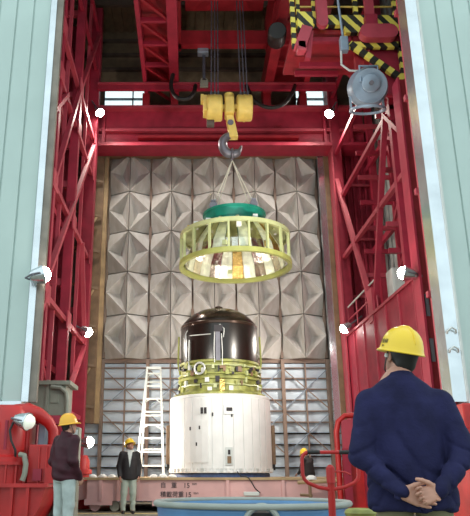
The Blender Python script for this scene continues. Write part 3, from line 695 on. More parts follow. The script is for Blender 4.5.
for k in range(20):
    a = 2 * math.pi * k / 20 + rnd.uniform(-.05, .05); r = 1.52
    MB().box(-.07, .07, -.06, .06, 0, rnd.uniform(.1, .2)).build('fitting', rnd.choice(('white', 'alum', 'lime', 'gold')), t, local=True).location = (r * math.sin(a) * .97, -r * math.cos(a) * .97, rnd.choice((.98, .98, .75, .2)))
MB().lathe([(.86, 8.10), (1.62, 7.80), (1.62, 7.84), (.90, 8.16)], (GX, GY, 0), 64, closed=True).build('shoulder', 'lime', t)
MB().lathe([(0, 8.34), (.80, 8.34), (.93, 8.12), (.97, 8.12), (.97, 8.20), (.95, 8.22), (.95, 8.50), (.98, 8.52), (.98, 8.58), (0, 8.58)], (GX, GY, 0), 64).build('collar', 'teal', t)
for k in range(16):
    a = 2 * math.pi * k / 16; MB().lathe([(0, 0), (.07, 0), (.08, .07), (.05, .13), (0, .14)], (GX + 1.28 * math.sin(a), GY - 1.28 * math.cos(a), 7.93), 10).build('knob', 'cloth' if k % 3 else 'lime', t)
LUG = [(GX + .82 * math.sin(a), GY - .82 * math.cos(a), 8.66) for a in (-.95, .75, 2.2, -2.3)]
for p in LUG: MB().lathe([(0, -.04), (.125, -.04), (.125, .04), (0, .04)], (p[0], p[1], p[2] + .04), 12, axis=(0, 1, 0)).build('lug', 'hook', t)
t = thing('lifting_sling', (HX + .06, HY, 10.7), 'pale four-leg wire sling between the grey hook and the teal collar', 'sling')
TOP = Vector((HX + .06, HY, 10.46))
MB().tube(arc((HX + .06, HY, 10.66), .185, 0, 2 * math.pi * 23 / 24, 23, 'yz'), .035, 8, closed=True).build('master_link', 'hook', t)
for p in LUG:
    p = Vector(p) + Vector((0, 0, .06)); b = MB().tube([TOP, p], .017, 6).build('sling_leg', 'sling', t)
    q = p + (TOP - p).normalized() * .22; MB().box(p[0] - .065, p[0] + .065, p[1] - .065, p[1] + .065, p[2] + .10, p[2] + .15).build('spreader_plate', 'hook', b); MB().tube([(p[0] - .06, p[1], p[2] + .1), (p[0] - .07, p[1], p[2] - .06), (p[0], p[1], p[2] - .1), (p[0] + .07, p[1], p[2] - .06), (p[0] + .06, p[1], p[2] + .1)], .03, 8).build('shackle', 'hook', b); MB().tube([p, q], .04, 8).build('turnbuckle', 'alum', b)

# ------------------------------------------------------------------ blue tub
TX, TY, TR = .72, 8.0, 1.08
t = thing('blue_tub', (TX, TY, 0), 'big round blue tub with a thick grey rim and an arched opening', 'tub')
def tubw(z): return TR - .06 + .05 * z / .6
op = math.radians(10.5); z1 = .545
# side wall with a real arched opening facing the camera side
b = MB(); n = 96; rows = [0, .12, .24, .36, .46, .53, .58]
def open_top(a):  # height of the arch top at angle a from -y
    da = (a + math.pi) % (2 * math.pi) - math.pi
    return .57 - .29 * (1 - math.sqrt(max(0, 1 - (da / op) ** 2))) if abs(da) < op else 0
vs = []
for k in range(n):
    a = 2 * math.pi * k / n; ot = open_top(a)
    for z in rows:
        zz = ot + (.58 - ot) * z / .58; r = tubw(zz)
        vs.append((TX + r * math.sin(a), TY - r * math.cos(a), zz))
m = len(rows)
b.add(vs, [(k * m + i, ((k + 1) % n) * m + i, ((k + 1) % n) * m + i + 1, k * m + i + 1) for k in range(n) for i in range(m - 1)], True)
o = b.build('side_wall', 'blue', t); so = o.modifiers.new('thick', 'SOLIDIFY'); so.thickness = .025; so.offset = -1
MB().tube([(TX + (tubw(.6) + .01) * math.sin(2 * math.pi * k / 72), TY - (tubw(.6) + .01) * math.cos(2 * math.pi * k / 72), .592) for k in range(72)], .032, 10, closed=True).build('rim', 'grey', t)
MB().tube([(TX + (tubw(.5) + .01) * math.sin(a), TY - (tubw(.5) + .01) * math.cos(a), open_top(a) + .035) for a in [op * (k / 12 - 1) * .985 for k in range(25)]], .028, 8).build('opening_collar', 'grey', t)
MB().lathe([(0, .02), (tubw(0) - .01, .02), (tubw(0) - .01, .05), (0, .05)], (TX, TY, 0), 64).build('bottom', 'blue', t)
MB().lathe([(0, .05), (.9, .05), (.9, .53), (.86, .55), (0, .55)], (TX, TY, 0), 64).build('shade_core', 'black', t)  # black core added so the shaded inside shows dark through the arch

# hand pallet truck whose handle stands up in front of the platform
KX, KY = 1.02, 5.0
t = thing('pallet_truck', (KX, KY, 0), 'red hand pallet truck with a looped steering handle', 'pallet truck')
loop = []
for (cx, cz, a0) in ((KX + .155, 1.01, 90), (KX - .155, 1.01, 180)): pass
def rr(x, z): return (KX + x, KY, z)
loop = [rr(-.15, 1.05), rr(.15, 1.05)] + [rr(.15 + .05 * math.sin(a), 1.0 + .05 * math.cos(a)) for a in [math.radians(q) for q in (20, 45, 70, 90)]] + [rr(.200, .955), rr(.20, .90), rr(.19, .865), rr(.165, .84), rr(.09, .81), rr(.0, .795), rr(-.09, .81), rr(-.165, .84), rr(-.19, .865), rr(-.20, .90), rr(-.20, .955)] + [rr(-.15 - .05 * math.sin(a), 1.0 + .05 * math.cos(a)) for a in [math.radians(q) for q in (90, 70, 45, 20)]]
MB().tube(loop, .0135, 10, closed=True).build('handle_loop', 'redb', t)
MB().tube([rr(-.16, 1.05), rr(-.07, 1.05)], .0155, 10).build('grip', 'black', t); MB().tube([rr(.07, 1.05), rr(.155, 1.05)], .0155, 10).build('grip', 'black', t)
MB().tube([(KX, KY + .10, .28), (KX, KY + .03, .62), rr(0, .86)], .026, 12).build('drawbar', 'redb', t)
MB().tube([rr(0, .84), rr(0, .945)], .032, 12).build('lever_head', 'redb', t, bevel=.0)
MB().tube([rr(0, .94), rr(0, .955), rr(0, .965)], [.032, .022, .008], 10).build('lever_cap', 'redb', t)
MB().tube([rr(.0, .915), (KX + .06, KY - .01, .918), (KX + .11, KY - .01, .91), (KX + .14, KY - .01, .895)], .008, 6).build('release_lever', 'redb', t)
MB().lathe([(0, 0), (.07, 0), (.07, .2), (.05, .24), (0, .24)], (KX, KY + .12, .1), 18).build('pump', 'redb', t)
for s in (-1, 1): MB().box(KX + s * .15 - .08, KX + s * .15 + .08, KY + .15, KY + 1.3, .10, .16).build('fork', 'redb', t)
MB().box(KX - .27, KX + .27, KY + .1, KY + .28, .10, .30).build('front_frame', 'redb', t)
for s in (-1, 1): MB().lathe([(0, -.03), (.09, -.03), (.09, .03), (0, .03)], (KX + s * .06, KY + .05, .09), 18, axis=(1, 0, 0)).build('wheel', 'black', t)
t = thing('hose_coil', (1.43, 5.9, 0), 'coil of yellow green hose heaped beside the pallet truck handle', 'hose')
for k in range(9): MB().tube([(1.43 + (.12 - .003 * k + .012 * (k % 2)) * math.cos(a), 5.9 + (.12 - .003 * k) * math.sin(a), .034 + .07 * k) for a in [2 * math.pi * j / 28 for j in range(28)]], .035, 8, closed=True).build('hose_turn', 'olive', t)

# red guard frame and winch base by the right edge of the platform
t = thing('guard_frame', (4.0, 17.3, 0), 'bent red guard frame with a plate standing right of the transport platform', 'guard')
MB().tube([(3.72, 17.2, 0), (3.72, 17.2, 1.9), (3.78, 17.2, 2.15), (3.95, 17.2, 2.3), (4.9, 17.2, 2.35)], .07, 10).build('bent_pipe', 'redb', t)
MB().box(3.85, 4.9, 17.15, 17.25, 1.5, 2.2).build('plate', 'redl', t)
MB().box(3.86, 4.9, 17.1, 17.5, 0, 1.25).build('base_box', 'redb', t, bevel=.03)
MB().box(3.8, 3.98, 17.0, 17.1, .2, 1.5).build('rib', 'red', t); MB().box(4.3, 4.4, 17.0, 17.1, .2, 1.5).build('rib', 'red', t)
t = thing('pipe_stand', (3.35, 17.2, 0), 'small brown pipe stand in front of the platform end', 'stand')
for x in (3.0, 3.6): MB().tube([(x, 17.3, 0), (x, 17.3, .72)], .04, 8).build('leg', 'brown', t)
MB().tube([(2.7, 17.3, .70), (3.665, 17.3, .74)], .045, 8).build('top_pipe', 'tan', t)
MB().tube([(2.75, 17.3, .42), (3.05, 17.3, .40)], .035, 8).build('side_pipe', 'brown', t)
rag((3.05, 17.35, .77), .10, 'crumpled white rag lying on the small brown pipe stand', 40)

# ------------------------------------------------------------------ door carriages
t = thing('door_carriage', (-3.2, 11.6, 0), 'bright red door carriage with a bent pipe and ribbed base under the left door', 'carriage')
MB().prism([(-5.2, 0), (-2.55, 0), (-2.34, .40), (-2.26, .70), (-5.2, .70)], 11.15, 12.4).build('base', 'redb', t)
MB().box(-5.2, -2.22, 11.06, 12.45, .70, .76).build('base_flange', 'redb', t)
for k in range(10): MB().box(-4.8 + .25 * k, -4.75 + .25 * k, 11.08, 11.15, .05, .70).build('rib', 'redb', t)
MB().lathe([(0, .76), (.46, .76), (.46, 1.04), (.52, 1.04), (.52, 1.09), (0, 1.09)], (-3.06, 11.55, 0), 40).build('drum', 'redb', t)
for k in range(18):
    a = 2 * math.pi * k / 18; MB().bar((-3.06 + .475 * math.sin(a), 11.55 - .475 * math.cos(a), .76), (-3.06 + .475 * math.sin(a), 11.55 - .475 * math.cos(a), 1.05), .03, .05).build('drum_rib', 'redb', t)
MB().lathe([(0, 1.09), (.42, 1.09), (.42, 1.16), (.34, 1.2), (.34, 1.28), (0, 1.28)], (-3.06, 11.55, 0), 32).build('turntable', 'redb', t)
MB().lathe([(0, 1.25), (.27, 1.25), (.27, 1.9), (.2, 2.0), (0, 2.02)], (-3.02, 11.6, 0), 28).build('pivot_post', 'redb', t)
MB().tube([(-3.02, 11.62, 1.78), (-2.9, 11.66, 1.88), (-2.74, 11.7, 1.92), (-2.58, 11.78, 1.88), (-2.42, 11.86, 1.76), (-2.34, 11.9, 1.62), (-2.32, 11.9, 1.3)], [.20, .18, .15, .12, .10, .09, .09], 14).build('bent_arm', 'redb', t)
MB().box(-3.3, -2.72, 11.75, 12.3, 1.1, 2.05).build('bearing_block', 'redb', t, bevel=.04)
for x in (-3.2, -3.0): MB().box(x - .02, x + .02, 11.3, 11.4, 1.28, 1.75).build('pivot_rib', 'red', t)
MB().prism([(-2.60, .76), (-2.18, .76), (-2.18, 1.30), (-2.24, 1.36), (-2.60, 1.36)], 11.3, 11.95).build('motor_box', 'redb', t, bevel=.015)
for x in (-2.42, -2.30): MB().box(x - .012, x + .012, 11.27, 11.3, .76, 1.33).build('box_rib', 'redb', t)
MB().box(-2.30, -2.16, 11.24, 11.34, .76, 1.0).build('step', 'redb', t); MB().box(-2.50, -2.36, 11.24, 11.3, .80, .98).build('latch_plate', 'red', t)
MB().tube([(-2.72, 11.2, 1.20), (-2.64, 11.17, 1.19), (-2.60, 11.17, 1.05), (-2.61, 11.17, .9), (-2.64, 11.17, .80)], .045, 8).build('hose', 'ggrey', t)
MB().tube([(-2.87, 11.27, 1.74), (-2.92, 11.24, 1.58), (-2.88, 11.22, 1.42), (-2.80, 11.22, 1.27), (-2.80, 11.26, 1.14)], .02, 6).build('cable', 'black', t)
MB().box(-2.62, -2.50, 12.0, 12.3, .8, 1.9).build('gear_cover', 'bgrey', t, bevel=.02)
MB().box(-2.28, -2.10, 12.2, 12.5, 0, 1.9).build('back_post', 'red', t); MB().box(-3.0, -2.1, 12.2, 12.5, 1.75, 1.9).build('cross_bar', 'red', t)
# grey box girder behind the left carriage
t = thing('box_girder', (-3.0, 14, 2.1), 'green grey steel box with flange and bent pipe behind the red carriage', 'girder')
MB().box(-4.3, -2.50, 13.8, 14.6, 2.02, 2.66).build('box_body', 'ggrey', t, bevel=.02)
MB().box(-4.3, -2.40, 13.7, 14.7, 2.64, 2.72).build('flange', 'ggrey', t)
MB().box(-2.80, -2.64, 13.77, 13.8, 2.28, 2.44).build('cover_plate', 'ggrey', t)
MB().tube([(-2.8, 13.74, 2.60), (-2.6, 13.74, 2.58), (-2.48, 13.74, 2.48), (-2.45, 13.74, 2.3), (-2.45, 13.74, 2.04)], .05, 8).build('bent_pipe', 'ggrey', t)
MB().box(-2.9, -2.84, 13.76, 13.82, 2.12, 2.74).build('joint', 'ggrey', t)
MB().box(-4.1, -3.9, 13.9, 14.5, 0, 2.12).build('support_leg', 'red', t); MB().box(-2.7, -2.5, 13.9, 14.5, 0, 2.12).build('support_leg', 'redb', t)
t = thing('switch_cabinet', (-2.2, 13.2, 0), 'narrow pale grey switch cabinet behind the red carriage', 'cabinet')
MB().box(-2.42, -2.06, 13.0, 13.3, 0, 1.75).build('cabinet_body', 'ggrey', t, bevel=.02); MB().box(-2.39, -2.09, 12.97, 13.0, .1, 1.7).build('cabinet_door', 'pale', t); MB().box(-2.14, -2.11, 12.94, 12.97, .85, 1.0).build('handle', 'ink', t)
t = thing('floor_beam', (-1.9, 12.6, 0), 'olive grey timber beam lying on the floor behind the plum jacket', 'beam')
MB().prism([(-3.0, 0), (-2.0, 0), (-2.0, .42), (-3.0, .42)], 12.52, 12.92).build('timber', 'ggrey', t, bevel=.02)
tag_t = thing('red_bollard', (-2.94, 19.4, 0), 'stout red post with a collar between the box and the platform', 'post')
MB().lathe([(0, 0), (.26, 0), (.26, .78), (.20, .82), (.20, 1.25), (.12, 1.4), (0, 1.4)], (-2.94, 19.4, 0), 24).build('post_body', 'redb', tag_t); MB().lathe([(.2, .9), (.27, .9), (.27, 1.02), (.2, 1.02)], (-2.94, 19.4, 0), 24, closed=True).build('collar', 'redb', tag_t)
flood((-2.64, 11.2, 1.72), (.85, -.30, -.2), 'unlit grey bell-shaped lamp on the red carriage under the left door', r=.14, light=False, mount=(0, 1, .1))

t = thing('door_carriage', (6, 11.8, 0), 'bright red ribbed door carriage under the right door, behind the navy jacket', 'carriage')
MB().box(4.6, 8.6, 11.4, 12.4, 0, 1.55).build('base', 'redb', t); MB().box(4.55, 8.6, 11.3, 12.45, 1.55, 1.62).build('base_flange', 'redb', t)
for k in range(8): MB().box(4.75 + .45 * k, 4.82 + .45 * k, 11.3, 11.4, .05, 1.55).build('rib', 'redb', t)
MB().box(4.7, 8.6, 11.6, 12.35, 1.62, 2.06).build('bearing_beam', 'redb', t, bevel=.03)

# ------------------------------------------------------------------ people: implicit bodies turned into meshes
def v3(*a): return np.array(a, float)
def rc(P, a, b, r1, r2):
    a = np.asarray(a, float); b = np.asarray(b, float); ba = b - a
    h = np.clip(((P - a) @ ba) / max(ba @ ba, 1e-9), 0, 1)
    return np.linalg.norm(P - a - h[:, None] * ba, axis=1) - (r1 + (r2 - r1) * h)
def ell(P, c, r, R=None):
    Q = P - np.asarray(c, float)
    if R is not None: Q = Q @ R
    r = np.asarray(r, float); k0 = np.linalg.norm(Q / r, axis=1); k1 = np.linalg.norm(Q / (r * r), axis=1)
    return k0 * (k0 - 1) / np.maximum(k1, 1e-6)
def smin(a, b, k):
    h = np.maximum(k - np.abs(a - b), 0) / k
    return np.minimum(a, b) - h * h * k * .25
def smax(a, b, k): return -smin(-a, -b, k)
def sections(P, S):
    """stack of ellipses: rows of z, half width, half depth, centre x, centre y"""
    S = np.array(S, float); z = P[:, 2]
    a, b, cx, cy = [np.interp(z, S[:, 0], S[:, i]) for i in (1, 2, 3, 4)]
    k = np.sqrt(((P[:, 0] - cx) / a) ** 2 + ((P[:, 1] - cy) / b) ** 2)
    d = (k - 1) * np.minimum(a, b)
    return smax(d, np.maximum(S[0, 0] - z, z - S[-1, 0]), .03)
def nets(f, lo, hi, h):
    lo = np.array(lo, float); n = np.maximum(np.ceil((np.array(hi) - lo) / h).astype(int), 2) + 1
    g = np.stack(np.meshgrid(*[lo[i] + h * np.arange(n[i]) for i in range(3)], indexing='ij'), -1)
    D = f(g.reshape(-1, 3)).reshape(n)
    inn = D < 0
    c = np.zeros(n - 1, int)
    for i in (0, 1):
        for j in (0, 1):
            for k in (0, 1): c += inn[i:n[0] - 1 + i, j:n[1] - 1 + j, k:n[2] - 1 + k]
    act = (c > 0) & (c < 8); idx = -np.ones(n - 1, int); ii = np.argwhere(act); idx[act] = np.arange(len(ii))
    acc = np.zeros((len(ii), 3)); cnt = np.zeros(len(ii))
    cor = [(i, j, k) for i in (0, 1) for j in (0, 1) for k in (0, 1)]
    for p in cor:
        for ax in range(3):
            if p[ax]: continue
            q = list(p); q[ax] = 1
            A = D[tuple((ii + p).T)]; B = D[tuple((ii + q).T)]
            m = (A < 0) != (B < 0); t_ = np.where(m, A / np.where(m, A - B, 1), 0)
            pt = ii + np.array(p); pt = pt.astype(float); pt[:, ax] += t_
            acc[m] += pt[m]; cnt[m] += 1
    V = lo + h * acc / np.maximum(cnt, 1)[:, None]
    F = []
    for ax in range(3):
        u, w = (ax + 1) % 3, (ax + 2) % 3
        sl = [slice(0, n[i]) for i in range(3)]; sl[ax] = slice(0, n[ax] - 1); sl[u] = slice(1, n[u] - 1); sl[w] = slice(1, n[w] - 1)
        s2 = list(sl); s2[ax] = slice(1, n[ax])
        m = inn[tuple(sl)] != inn[tuple(s2)]
        e = np.argwhere(m); e[:, u] += 1; e[:, w] += 1
        flip = inn[tuple(e.T)]
        du = np.zeros(3, int); du[u] = 1; dw = np.zeros(3, int); dw[w] = 1
        q = np.stack([idx[tuple((e - du - dw).T)], idx[tuple((e - dw).T)], idx[tuple(e.T)], idx[tuple((e - du).T)]], 1)
        q[~flip] = q[~flip][:, ::-1]; F.append(q)
    F = np.concatenate(F)
    return V, F
def sdf_object(name, parts, m, parent, label=None, smooth=0):
    vs, fs = [], []; off = 0
    for f, lo, hi, h in parts:
        V, F = nets(f, lo, hi, h); vs += V.tolist(); fs += (F + off).tolist(); off += len(V)
    me = bpy.data.meshes.new(name); me.from_pydata(vs, [], fs); me.polygons.foreach_set('use_smooth', [True] * len(fs)); me.update()
    me.materials.append(M[m]); o = bpy.data.objects.new(name, me); COL.objects.link(o); o.parent = parent
    if label: o['label'] = label
    return o
def unit(a): a = np.asarray(a, float); return a / np.linalg.norm(a)
def rot(axis, a):
    return np.array(Matrix.Rotation(a, 3, Vector(axis)))
def hand_sdf(wrist, d, n, thumb, curl=(.3, .4, .3), thumb_dir=None, s=1., spread=.10, curls=None, fore=None):
    """five-fingered hand: d to the fingertips, n out of the palm, thumb the side of the thumb"""
    d = unit(d); n = unit(np.asarray(n, float) - d * np.dot(n, d)); t_ = np.cross(n, d)
    if np.dot(t_, thumb) < 0: t_ = -t_
    seg = []
    offs = (.030, .010, -.011, -.030); L = (.072, .081, .075, .060)
    for i in range(4):
        k = wrist + d * (.092 - .006 * abs(i - 1)) * s + t_ * offs[i] * s
        seg.append((wrist + d * .012 * s + t_ * offs[i] * .55 * s, k, .0165 * s, .0125 * s, 'p'))
        cu = curls[i] if curls else curl
        dd = unit(d + t_ * spread * (1.2 - i * .8)); p = k; a = 0
        for j, fr in enumerate((.46, .30, .24)):
            a += cu[j]
            e = unit(dd * math.cos(a) + n * math.sin(a)); q = p + e * L[i] * fr * s
            seg.append((p, q, (.0098 - .0009 * j) * s, (.0090 - .0011 * j) * s, 'f%d' % i)); p = q
    td = unit(thumb_dir) if thumb_dir is not None else unit(d * .62 + t_ * .72 + n * .3)
    p = wrist + d * .022 * s + t_ * .018 * s
    for j, l in enumerate((.045, .034, .027)):
        e = unit(td * (1 - .18 * j) + d * .25 * j); q = p + e * l * s
        seg.append((p, q, (.0150, .0112, .0100)[j] * s, (.0118, .0100, .0080)[j] * s, 't')); p = q
    pts = np.array([x for g in seg for x in g[:2]])
    def f(P):
        G = {}
        for a, b, r1, r2, key in seg:
            v = rc(P, a, b, r1, r2); G[key] = smin(G[key], v, .012 if key == 'p' else .004) if key in G else v
        o = G['p']
        for k in ('f0', 'f1', 'f2', 'f3'): o = smin(o, G[k], .006)
        o = smin(o, G['t'], .010)
        return smin(o, rc(P, wrist + (unit(fore - wrist) if fore is not None else -d) * .05 * s, wrist + d * .015, .026 * s, .025 * s), .015)
    return f, pts.min(0) - .035 - .02, pts.max(0) + .035 + .02
def head_sdf(c, R):
    def f(P):
        Q = (P - c) @ R
        o = ell(Q, (0, -.012, .035), (.076, .096, .088))
        o = smin(o, ell(Q, (0, .028, -.045), (.058, .066, .072)), .04)
        o = smin(o, ell(Q, (0, .062, -.095), (.026, .026, .020)), .03)
        o = smin(o, rc(Q, (0, .088, .012), (0, .108, -.030), .010, .0145), .014)
        for s in (-1, 1):
            o = smax(o, -ell(Q, (s * .032, .098, .006), (.019, .016, .012)), .012)
            o = smin(o, ell(Q, (s * .032, .080, .004), (.014, .012, .011)), .004)
            o = smin(o, rc(Q, (s * .014, .093, .024), (s * .050, .078, .024), .007, .006), .008)
            e = ell(Q, (s * .078, -.008, -.010), (.010, .021, .033)); e = smax(e, -ell(Q, (s * .089, -.002, -.006), (.008, .011, .018)), .006)
            o = smin(o, e, .008)
        o = smin(o, ell(Q, (0, .092, -.060), (.023, .012, .007)), .008)
        o = smin(o, ell(Q, (0, .090, -.071), (.020, .012, .007)), .006)
        return o
    return f
def person(name, loc, rz, label, H):
    t = thing(name, loc, label, 'person', None, rz)
    J = {k: (np.array(v, float) if not isinstance(v, (str, float, tuple, dict)) or k in H['joints'] else v) for k, v in H['joints'].items()}
    R = np.array(Euler((H['head_pitch'], H.get('head_roll', 0), H['head_yaw']), 'XYZ').to_matrix())
    if 'head_R' in H: R = np.array(H['head_R'])
    hc = J['head']; hf = head_sdf(hc, R)
    res = H.get('res', .012)
    def limbs(P, g=0., only=None):
        o = None
        for s in ('l', 'r'):
            for a, b, r1, r2, grp in ((s + 'sh', s + 'el', .048, .036, 'arm'), (s + 'el', s + 'wr', .034, .023, 'arm'), (s + 'hip', s + 'kn', .085, .058, 'leg'), (s + 'kn', s + 'an', .055, .038, 'leg')):
                if only and grp != only: continue
                v = rc(P, J[a], J[b], r1 + g, r2 + g); o = v if o is None else smin(o, v, .03)
        return o
    SEC = H['torso']
    def body(P):
        o = sections(P, SEC); o = smin(o, limbs(P), .04)
        o = smin(o, rc(P, J['neck'], hc + R @ v3(0, -.02, -.05), .058, .056), .03)
        for s in ('l', 'r'): o = smin(o, rc(P, J[s + 'an'] + v3(0, -.03, -.03), J[s + 'an'] + v3(0, .13, -.055), .035, .03), .02)
        return o
    allp = np.array([v for v in J.values()]); lo, hi = allp.min(0) - .2, allp.max(0) + .2; lo[2] = -.02
    parts = [(body, lo, np.array([hi[0], hi[1], hc[2] - .06]), .02), (lambda P: smin(hf(P), rc(P, J['neck'] - v3(0, 0, .03), hc + R @ v3(0, -.02, -.05), .058, .056), .03), hc - .17, hc + .15, H.get('head_res', .006))]
    for s in ('l', 'r'):
        f, l_, h_ = hand_sdf(J[s + 'wr'], fore=J[s + 'el'], **H[s + 'hand']); parts.append((f, l_, h_, H.get('hand_res', .005)))
    sdf_object('body', parts, 'skin', t, 'skin of face, neck and hands')
    # jacket
    JS = H['jacket_sec']; fold = H.get('fold')
    def jacket(P):
        o = sections(P, JS)
        arms = None
        for s in ('l', 'r'):
            sh, el, wr = J[s + 'sh'], J[s + 'el'], J[s + 'wr']; w2 = wr - unit(wr - el) * .0
            v = smin(rc(P, sh, el, .083, .067), rc(P, el, w2, .066, .048), .03)
            arms = v if arms is None else np.minimum(arms, v)
        o = smin(o, arms, H.get('arm_k', .045))
        nk = J['neck']
        o = smin(o, rc(P, nk - v3(0, 0, .07), nk + v3(0, 0, H.get('collar', -.012)), .092, .074), .05)
        o = smax(o, -rc(P, nk + v3(0, .01, .015), nk + v3(0, .01, .1), .062, .075), .012)
        if fold is not None: o = o + fold(P)
        if 'open' in H:   # front opening of the jacket
            o = smax(o, -H['open'](P), .01)
        return o
    jl = np.array([lo[0], lo[1], JS[0][0] - .03]); jh = np.array([hi[0], hi[1], J['neck'][2] + .07])
    sdf_object('jacket', [(jacket, jl, jh, res)], H['jacket'], t, H['jacket_label'])
    def trousers(P):
        o = limbs(P, .024, 'leg'); o = smin(o, sections(P, [(z, a + .012, b + .012, cx, cy) for z, a, b, cx, cy in SEC if z < 1.06]), .03)
        o = o + .006 * np.sin(P[:, 2] * 38 + P[:, 0] * 25) * np.clip((.6 - P[:, 2]) * 3, 0.2, 1)
        return smax(o, .055 - P[:, 2], .01)
    sdf_object('trousers', [(trousers, np.array([lo[0], lo[1], 0]), np.array([hi[0], hi[1], 1.1]), H.get('tres', .014))], H['trousers'], t, H['trousers_label'])
    if 'shirt' in H: sdf_object('shirt', [(lambda P: np.minimum(sections(P, [(z, a + .008, b + .010, cx, cy) for z, a, b, cx, cy in SEC if z > .9]), rc(P, J['neck'] - v3(0, 0, .05), J['neck'] - v3(0, -.012, .0), .07, .064)), lo, np.array([hi[0], hi[1], J['neck'][2] + .08]), .012)], H['shirt'], t, 'pale shirt in the open jacket')
    for s in ('l', 'r'):
        a = J[s + 'an']; fd = unit(H.get(s + 'foot', (0, 1, 0)))
        hb = v3(a[0], a[1], 0) - fd * .05; tb = v3(a[0], a[1], 0) + fd * .17
        sdf_object('shoe', [(lambda P, hb=hb, tb=tb, a=a: smax(smin(rc(P, hb + v3(0, 0, .035), tb + v3(0, 0, .028), .042, .04), rc(P, hb + v3(0, 0, .05) + fd * .03, v3(a[0], a[1], .10), .045, .042), .03), -P[:, 2], .005), np.minimum(hb, tb) - .07, np.maximum(hb, tb) + .15, .012)], 'shoe', t)
    # hair
    def hair(P):
        Q = (P - hc) @ R
        o = ell(Q, (0, -.020, .028), (.086, .102, .096)); o = smax(o, ell(Q, (0, -.004, .03), (.05, .06, .05)) * -1, .01)
        o = smin(o, ell(Q, (0, -.068, -.045), (.058, .034, .045)), .03)
        o = smax(o, (Q[:, 1] * .9 - Q[:, 2] * .75 - .012), .012)
        for s in (-1, 1): o = smax(o, -ell(Q, (s * .085, -.004, -.012), (.022, .026, .034)), .008)
        return o
    sdf_object('hair', [(hair, hc - .17, hc + .16, .007)], 'hair', t, 'short black hair')
    # hard hat
    hat = MB(); nA, nB = 40, 9; rx, ry, hh = .119, .139, .150; z0 = .030; RM = Matrix(R.tolist()); hv = Vector(hc)
    def hp3(a, e, k=1.):
        ce = max(0, math.cos(e)) ** .8; x, y = rx * math.cos(a) * ce, ry * math.sin(a) * ce; return Vector((x * k, (y - .006) * k, z0 + hh * math.sin(e) * k))
    rows = []
    bk = H.get('brim', 1.); brim = lambda a: .016 * bk + .036 * (.4 + .6 * bk) * max(0, math.sin(a)) ** 2
    def ring(fn): rows.append([hv + RM @ fn(2 * math.pi * k / nA) for k in range(nA)])
    ring(lambda a: hp3(a, 0, .95) + Vector((0, 0, .004)))
    ring(lambda a: hp3(a, 0) + Vector((math.cos(a) * brim(a), math.sin(a) * brim(a), -.008 - .25 * brim(a))))
    ring(lambda a: hp3(a, 0) + Vector((math.cos(a) * (brim(a) + .004), math.sin(a) * (brim(a) + .004), -.003 - .25 * brim(a))))
    ring(lambda a: hp3(a, 0) + Vector((math.cos(a) * brim(a), math.sin(a) * brim(a), .002 - .22 * brim(a))))
    ring(lambda a: hp3(a, .03) + Vector((math.cos(a) * .003, math.sin(a) * .003, .002)))
    for j in range(1, nB): ring(lambda a, j=j: hp3(a, math.pi / 2 * j / nB * .985))
    vs = [p for r_ in rows for p in r_] + [hv + RM @ Vector((0, -.006, z0 + hh))]
    fs = [(i * nA + k, i * nA + (k + 1) % nA, (i + 1) * nA + (k + 1) % nA, (i + 1) * nA + k) for i in range(len(rows) - 1) for k in range(nA)]
    L_ = (len(rows) - 1) * nA; fs += [(L_ + k, L_ + (k + 1) % nA, len(vs) - 1) for k in range(nA)] + [tuple(range(nA))]
    hat.add(vs, fs, True); ho = hat.build('hard_hat', H['helmet'], t, H['helmet_label'], local=True)
    crest = [hv + RM @ (hp3(math.pi / 2, e, 1.0)) for e in np.linspace(.35, math.pi / 2, 7)] + [hv + RM @ (hp3(-math.pi / 2, e, 1.0)) for e in np.linspace(math.pi / 2, .35, 7)][1:]
    MB().tube(crest, [.004] + [.010] * 11 + [.004], 8).build('crest_ridge', H['helmet'], ho, local=True)
    # chin strap both sides
    for s in (-1, 1):
        pp = [hv + RM @ Vector(q) for q in ((s * .092, -.010, .040), (s * .090, .004, -.03), (s * .074, .030, -.085), (s * .03, .05, -.122))]
        MB().tube(pp, .005, 6).build('chin_strap', 'strap', ho, local=True)
        if H.get('buckle'): MB().tube([hv + RM @ Vector(q) for q in ((s * .094, -.004, .008), (s * .092, .002, -.012))], .011, 8).build('strap_buckle', 'pale', ho, local=True)
    if 'hat_text' in H:
        for body_, da, e0, sz in H['hat_text']:
            me = text_mesh(body_, sz, .0005)
            xs = [v.co.x for v in me.vertices]; w = max(xs) - min(xs); x0 = min(xs)
            for v in me.vertices:
                a = da + (v.co.x - x0 - w / 2) / .135; e = e0 + v.co.y / hh
                p = hp3(a, e, 1.0); nn = Vector((p.x / rx ** 2, p.y / ry ** 2, (p.z - z0) / hh ** 2)).normalized(); v.co = hv + RM @ (p + nn * (.0015 + v.co.z))
            me.materials.append(M['ink']); o = bpy.data.objects.new('lettering', me); COL.objects.link(o); o.parent = ho
    return t

def Z(*r): return [tuple(x) for x in r]
